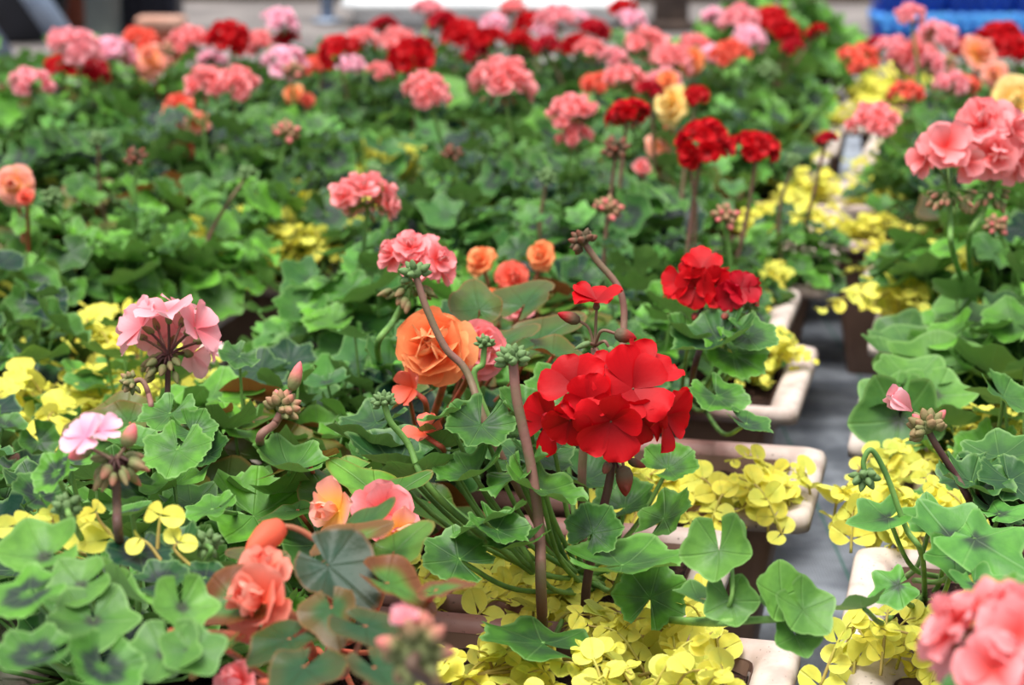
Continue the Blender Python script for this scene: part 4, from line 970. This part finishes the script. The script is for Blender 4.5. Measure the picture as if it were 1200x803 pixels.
# --- coral bloom in the lower right corner, near
h = Hero('geranium', 'blurred coral geranium close to the camera in the lower right corner', 'geranium', A(1230, 800, .92), 29)
h.head([(1176, 775, .82), (1186, 830, .83)], 11, 85, SEMI, 52, 'coral', 'bud_pink', 4, low=-.1, r=.0026, mat='stem', pr=.72)
for L in ((1130, 800, .88, 80, 200, 20, 0, .7), (1190, 690, .95, 60, 20, 20, 0, .3)): h.leaf(*L[:7], 'zonal', L[7], .3)
h.done()
# --- blurred spent cluster at the bottom
h = Hero('geranium', 'blurred mauve-pink spent cluster close to the camera at the bottom', 'geranium', A(500, 900, .84), 30)
o = h.cluster([(487, 765, .78), (505, 800, .79)], 80, .0028, 'dstalk', n=18, col=.8, bm='bud_pink')
h.floret(o, 478, 735, .78, (-.2, -.2, 1), 28, [(5, 40, 1.0)], 'pink')
h.done()

# --- coral geranium at right: two large heads
h = Hero('geranium', 'coral-pink geranium with two large ruffled heads at the right edge', 'geranium', onz(1150, 360, SOIL_Z), 31)
h.head_px([(1112, 226, 1.66), (1114, 260, 1.66), (1118, 300, 1.67)], [
    (1108, 174, 1.64, (-.1, -.85, .5), 36, SEMI), (1086, 186, 1.65, (-.85, -.4, .2), 26, SEMI), (1132, 190, 1.65, (.5, -.8, .2), 26, SEMI), (1112, 164, 1.68, (.1, .2, 1), 28, SEMI)], 'coral', 'bud_pink', 22, .0026, 'stem', .6, R=.036)
h.head_px([(1160, 226, 1.72), (1152, 250, 1.72), (1135, 290, 1.72)], [
    (1152, 146, 1.71, (-.2, -.7, .7), 38, DOUBLE), (1182, 156, 1.71, (.5, -.6, .6), 34, DOUBLE), (1140, 170, 1.72, (-.6, -.8, .2), 28, SEMI), (1164, 178, 1.70, (.0, -1, .1), 34, DOUBLE), (1190, 188, 1.71, (.6, -.8, 0), 32, SEMI),
    (1170, 150, 1.76, (.1, .4, 1), 30, SEMI), (1206, 176, 1.73, (.9, -.3, .2), 30, SEMI)], 'coral', 'bud_pink', 18, .0026, 'stem', .6, R=.036)
h.bush('zonal', 44, .12, .13, .024, .038, .45, .5); h.done()

# --- begonias near
def rose(h, o, px, py, d, w, colr, nrm=(0, -.8, .5), rings=ROSE):
    mp = MB(); floret(mp, h.rg, A(px, py, d), np.array(nrm, float), px2m(w / 2, d) * 1.08, rings, 7, 0, (.01, .035), (1.0, 1.22), (.0, .22)); mp.build('flower', M[colr], o, h.q)
h = Hero('begonia', 'large ruffled orange begonia bloom, left behind the red geranium', 'begonia', onz(515, 500, SOIL_Z), 41)
o, ap, ax = h.stalk([(515, 425, 1.40), (520, 450, 1.40)], .0028, 'bstem'); rose(h, o, 513, 411, 1.38, 92, 'orange', (-.25, -.85, .45))
o, ap, ax = h.stalk([(552, 420, 1.42), (545, 450, 1.41)], .0024, 'bstem'); rose(h, o, 556, 410, 1.43, 66, 'coral', (.4, -.8, .3))
o, ap, ax = h.stalk([(485, 458, 1.38), (500, 480, 1.39)], .0022, 'bstem'); h.floret(o, 484, 455, 1.37, (-.5, -.5, .2), 30, [(4, 50, 1)], 'salmon', 'flower')
o, ap, ax = h.stalk([(500, 512, 1.27), (520, 530, 1.30)], .0020, 'bstem'); h.floret(o, 498, 508, 1.27, (-.2, -.3, .9), 26, [(4, 70, 1)], 'salmon', 'flower')
for L in ((470, 470, 1.42, 80, 190, 20, 0, .6), (590, 400, 1.45, 90, 30, 30, 0, .7), (640, 395, 1.5, 100, 20, 35, 10, .7), (560, 355, 1.5, 80, 100, 40, 0, .6), (660, 420, 1.45, 90, 350, 20, 0, .6), (620, 350, 1.55, 90, 60, 30, 0, .7)):
    h.leaf(*L[:7], 'begonia', L[7], .3)
h.bush('begonia', 14, .08, .09, .02, .034, .6, .4, (.03, .02, 0)); h.done('bstem')
h = Hero('begonia', 'coral begonia with hanging buds and red-edged leaves, lower left foreground', 'begonia', onz(375, 775, SOIL_Z), 42)
o, ap, ax = h.stalk([(318, 700, .985), (350, 735, 1.0)], .0032, 'bstem'); rose(h, o, 312, 706, .975, 92, 'blush', (-.5, -.75, .45), BIG); rose(h, o, 312, 672, .99, 62, 'blush', (-.1, -.6, .8), BIG)
o, ap, ax = h.stalk([(328, 617, 1.02), (345, 619, 1.02), (364, 629, 1.02), (388, 652, 1.02), (398, 710, 1.01)], .0018, 'bstem'); mp = MB(); p0, p1 = A(331, 615, 1.02), A(282, 652, 1.0); bud(mp, p0, p1 - p0, px2m(62, 1.02), px2m(17, 1.02), 0, 0, 14); mp.build('flower', M['blush'], o, h.q)
o, ap, ax = h.stalk([(240, 742, .96), (290, 750, .98)], .0022, 'bstem'); h.floret(o, 236, 740, .96, (-.8, -.5, -.1), 34, [(4, 30, 1)], 'salmon', 'flower')
o, ap, ax = h.stalk([(300, 800, .93), (330, 800, .95)], .0022, 'bstem'); h.floret(o, 285, 800, .93, (-.4, -.7, .4), 34, [(5, 50, 1), (4, 30, .9)], 'coral', 'flower')
for L in ((395, 672, .99, 120, 320, 30, 30, 1.0, .1), (412, 635, 1.03, 100, 20, 25, 0, .3, .9), (430, 612, 1.06, 80, 20, 40, 0, .75, .1), (470, 640, 1.05, 90, 40, 35, 0, .4, .1), (465, 690, .98, 100, 350, 30, 10, .4, 1), (270, 710, .97, 110, 190, 0, -30, .4, 1), (255, 765, .93, 80, 220, -20, 20, .4, .8),
          (330, 755, .94, 100, 230, -5, 0, .9, .1), (440, 740, .93, 110, 330, 10, 0, .9, .2), (390, 720, .95, 90, 280, 20, 20, .8, .6), (350, 790, .9, 120, 250, 5, 0, .9, .2), (445, 790, .88, 110, 300, 5, 0, .9, .3), (520, 690, .97, 70, 0, 15, 0, .3, 1), (300, 660, 1.05, 80, 150, 20, 0, .7, .4)):
    h.leaf(*L[:7], 'begonia', L[7], L[8])
h.done('bstem')
h = Hero('begonia', 'peach and yellow begonia bloom left of the red geranium stems', 'begonia', onz(440, 650, SOIL_Z), 43)
o, ap, ax = h.stalk([(440, 610, 1.16), (445, 630, 1.17)], .0026, 'bstem'); h.floret(o, 398, 598, 1.15, (-.5, -.7, .3), 40, [(4, 55, 1), (4, 35, .9)], 'peach', 'flower'); h.floret(o, 448, 602, 1.16, (.3, -.7, .5), 44, [(5, 68, 1), (4, 45, .9)], 'coral', 'flower'); h.floret(o, 462, 622, 1.15, (.5, -.8, .1), 30, [(4, 60, 1), (3, 30, .9)], 'peach', 'flower')
for L in ((350, 545, 1.24, 100, 190, 10, 20, .2, 0), (430, 570, 1.22, 110, 150, 35, 0, .0, 0), (400, 560, 1.25, 80, 200, 15, 0, .2, 0), (470, 575, 1.22, 80, 20, 30, 0, .5, 0), (340, 600, 1.2, 70, 190, -5, 0, .6, 0), (380, 575, 1.24, 80, 120, 35, 0, .5, 0)):
    h.leaf(*L[:7], 'begonia', L[7], L[8])
h.bush('begonia', 12, .07, .07, .018, .03, .5, .2); h.done('bstem')

# ------------------------------------------------------------------ the leafy plants that fill the troughs
for t in TR:
    rg = RG; near = t['col'] in ('L1', 'R1', 'R2') and t['rank'] < 6
    d0 = t['c'][1]
    spots = []
    if t['col'] == 'L1' and t['rank'] < 6: slots = (-.24, -.02) if t['rank'] > 1 else (-.34, -.2)
    elif t['col'] == 'L1': slots = (-.33, -.08, .14)
    elif t['col'] == 'R1' and t['rank'] > 4: slots = (.0, .33)
    elif t['col'] == 'L2' and t['rank'] in (2, 3, 4): slots = (-.3, .02)
    elif t['col'] == 'R1' and t['rank'] < 3: slots = (.12, .36)
    elif t['col'] == 'R1': slots = (-.12, .12, .36)
    else: slots = (-.33, -.02, .31)
    for k, a in enumerate(slots):
        p = t['c'] + t['vx'] * (a + rg.uniform(-.06, .06)) * t['L'] + t['ux'] * rg.uniform(-.25, .25) * t['W']
        kind = rg.choice(['bright', 'bright', 'dark', 'dark', 'dark', 'ivy', 'begonia' if rg.random() < .4 else 'ivy'])
        # the camera looks along the troughs' backs: leave out what nothing shows of
        filler(kind, p)
    if d0 > 1.5 and not (t['col'] == 'L1' and t['rank'] < 6):
        p = t['c'] + t['vx'] * (.36 if t['col'] == 'L1' else -.40 if t['col'] == 'R1' and t['rank'] > 4 else rg.choice([-.2, .3, .1])) * t['L'] + t['ux'] * rg.uniform(-.45, -.2) * t['W']
        filler('jenny', p, None, .7 if t['col'] in ('L1', 'R1') else None)

for px, py, lab in ((905, 52, 'tall light green leafy geranium at the back left of the blue crates, left one'), (945, 44, 'tall light green leafy geranium at the back left of the blue crates, middle one'), (985, 48, 'tall light green leafy geranium touching the left end of the blue crates')):
    filler('bright', onz(px, py, SOIL_Z + .10), lab, 1.5)
# golden creeping jenny patches seen between the leaves further back
for px, py, lab in ((430, 190, 'golden creeping jenny patch below the coral heads at left centre'), (370, 240, 'golden creeping jenny at the gap left of the sparse coral geranium'), (300, 300, 'golden creeping jenny mound left of the coral geranium'), (360, 300, 'golden creeping jenny mound nearest the coral geranium'),
                    (930, 150, 'golden creeping jenny beside the path under the red band'), (960, 225, 'golden creeping jenny spilling over two rims beside the path'), (900, 240, 'golden creeping jenny left of the spilling pair'), (1010, 330, 'golden creeping jenny sprig leaning over the path from the right row'), (1000, 90, 'golden creeping jenny between distant pink heads at right'), (880, 380, 'golden creeping jenny in a pale-rimmed trough right of the red pair'), (920, 300, 'golden creeping jenny in the trough behind the red pair'), (540, 270, 'golden creeping jenny glimpsed behind the coral head')):
    filler('jenny', onz(px, py, SOIL_Z + .05), lab, .62 if px in (880, 920) else .55 if px in (930, 960, 900) else 1.1)

# ------------------------------------------------------------------ things beyond the field
def rect_box(mb, c, sx, sy, z0, z1, r=.02, taper=1.0, m=0, yaw=0):
    cs, sn = math.cos(yaw), math.sin(yaw)
    def lp(k, z): return [(c[0] + x * cs - y * sn, c[1] + x * sn + y * cs, z) for x, y, z in rrect(sx * k, sy * k, r, z, 4)]
    loft(mb, [lp(taper, z0), lp(1.0, z1 - .006), lp(.985, z1)], True, True, m)
def G(px, py): return onz(px, py, 0.0)
def pot(label, px, py, r, hgt, mat, cat='plant pot', name='plant_pot'):
    c = G(px, py); t = thing(name, label, cat, (c[0], c[1], 0)); mb = MB()
    lathe(mb, [(r * .72, 0), (r * .74, .01), (r * .95, hgt * .86), (r * .93, hgt * .93), (r * .86, hgt * .9), (r * .8, hgt * .8)], (0, 0, 0), (0, 0, 1), 28)
    mb.build('body', mat, t)
    rb = MB(); lathe(rb, [(r * .94, hgt * .85), (r * 1.03, hgt * .86), (r * 1.04, hgt * .99), (r, hgt), (r * .92, hgt), (r * .9, hgt * .9)], (0, 0, 0), (0, 0, 1), 28); rb.build('rim', mat, t)
    s = MB(); lathe(s, [(r * .9, hgt * .88), (r * .5, hgt * .9), (.01, hgt * .91)], (0, 0, 0), (0, 0, 1), 20); s.build('soil', M['soil'], t)
pot('big black plant pot in the upper left corner', 12, 44, .22, .40, M['black'])
pot('terracotta plant pot between the slanting steel stand and grey post', 92, 30, .12, .24, M['terracotta'])
c = G(60, 70); t = thing('steel_stand', 'slanting galvanised steel stand at the upper left beside the black pot', 'stand', (c[0], c[1], 0))
def bar(mb, a, b, w, th):
    a, b = np.array(a, float), np.array(b, float); d = unit(b - a); s = unit(np.cross(d, [0, 1, 0])); n = np.cross(s, d)
    V = [p + s * x * w / 2 + n * y * th / 2 for p in (a, b) for x, y in ((-1, -1), (1, -1), (1, 1), (-1, 1))]
    mb.add(V, [(3, 2, 1, 0), (4, 5, 6, 7), (0, 1, 5, 4), (1, 2, 6, 5), (2, 3, 7, 6), (3, 0, 4, 7)])
for dx in (0.075, -0.13):
    mb = MB(); bar(mb, (dx, 0, 0), (dx - .22, 0, .34), .065, .03); mb.build('leg', M['steel'], t)
mb = MB(); bar(mb, (-.40, 0, .33), (-.05, 0, .33), .05, .03); mb.build('top_rail', M['steel'], t)
c = G(122, 48); t = thing('grey_post', 'grey post standing between the terracotta pot and the dark crate', 'post', (c[0], c[1], 0)); mb = MB()
rect_box(mb, (0, 0), .095, .095, .012, 2.2, .012); mb.build('shaft', M['grey_post'], t); mb = MB(); rect_box(mb, (0, 0), .15, .15, 0, .014, .01); mb.build('base_plate', M['grey_post'], t)
def crate(name, label, px, py, sx, sy, hh, mat, m2=None, z=0.0, yaw=0.0, grp=None):
    c = G(px, py); t = thing(name, label, 'crate', (c[0], c[1], z), grp); t.rotation_euler = (0, 0, yaw); mb = MB()
    rect_box(mb, (0, 0), sx, sy, 0, hh - .03, .02, .95); mb.build('body', mat, t)
    mb = MB(); loft(mb, [rrect(sx * .99, sy * .99, .02, hh - .03), rrect(sx * 1.03, sy * 1.04, .02, hh - .03), rrect(sx * 1.03, sy * 1.04, .02, hh), rrect(sx * .95, sy * .93, .02, hh), rrect(sx * .94, sy * .92, .02, hh - .03)]); mb.build('rim', m2 or mat, t)
    for s in (-1, 1):
        for k in range(-2, 3):
            mb = MB(); rect_box(mb, (k * sx * .18, s * sy * .49), .02, .02, .01, hh - .03, .004); mb.build('rib', m2 or mat, t)
crate('dark_crate', 'dark navy crate behind the pale terracotta trough', 176, 36, .20, .16, .22, M['navy'])
c = G(190, 52); t = thing('terracotta_trough', 'pale terracotta trough on the concrete in front of the dark crate', 'planter', (c[0], c[1], 0)); mb = MB()
rect_box(mb, (0, 0), .12, .10, 0, .05, .012, .9); mb.build('body', M['terracotta'], t); mb = MB(); rect_box(mb, (0, 0), .135, .115, .05, .08, .012); mb.build('rim', M['pale_terracotta'], t)
c = G(384, 26); t = thing('steel_pole', 'thin upright steel pole behind the red geranium', 'pole', (c[0], c[1], 0)); mb = MB()
lathe(mb, [(.022, .01), (.022, 2.3)], (0, 0, 0), (0, 0, 1), 14); mb.build('shaft', M['steel'], t); mb = MB(); lathe(mb, [(.05, 0), (.05, .01), (.024, .014)], (0, 0, 0), (0, 0, 1), 16); mb.build('foot', M['steel'], t)
c = G(572, 25); t = thing('plastic_tray', 'long white plastic tray lying behind the red drift', 'tray', (c[0], c[1], 0)); mb = MB()
rect_box(mb, (0, 0), .88, .42, 0, .06, .06, .94); mb.build('body', M['white'], t); mb = MB()
loft(mb, [rrect(.86, .40, .06, .055), rrect(.93, .46, .07, .058), rrect(.93, .46, .07, .078), rrect(.88, .42, .06, .080), rrect(.84, .38, .06, .03)], False, True); mb.build('rim', M['white'], t)
c = G(786, 34); t = thing('wooden_post', 'dark brown wooden post rising at the back right of centre', 'post', (c[0], c[1], 0)); mb = MB()
lathe(mb, [(.060, 0), (.056, .05), (.054, 1.2), (.052, 2.4)], (0, 0, 0), (0, 0, 1), 18); mb.build('shaft', M['darkwood'], t); mb = MB(); lathe(mb, [(.075, 0), (.074, .02), (.057, .03)], (0, 0, 0), (0, 0, 1), 18); mb.build('collar', M['darkwood'], t)
for i, (px, lab) in enumerate(((1062, 'blue plastic crate at the back, left one of the row'), (1140, 'blue plastic crate at the back, middle one of the row'), (1218, 'blue plastic crate at the back, right one of the row'))):
    crate('blue_crate', lab, px, 42, .21, .16, .075, M['blue'], M['sky_blue'], 0, 0, 'blue crates behind the field')
    crate('blue_crate', lab.replace('crate at', 'crate stacked on top at'), px, 42, .21, .16, .12, M['blue'], M['blue'], .075, 0.02, 'blue crates behind the field')
c = G(330, -2); t = thing('timber_beam', 'weathered timber beam lying along the far edge, left of centre', 'beam', (c[0], c[1], 0)); mb = MB(); rect_box(mb, (0, 0), 1.1, .16, 0, .10, .01); mb.build('beam', M['timber'], t)
c = G(880, 0); t = thing('timber_beam', 'weathered timber beam at the back between dark post and blue crates', 'beam', (c[0], c[1], 0)); mb = MB(); rect_box(mb, (0, 0), .9, .16, 0, .12, .01); mb.build('beam', M['timber'], t)

for o in [o for o in bpy.data.objects if not o.users_collection]: bpy.data.objects.remove(o)
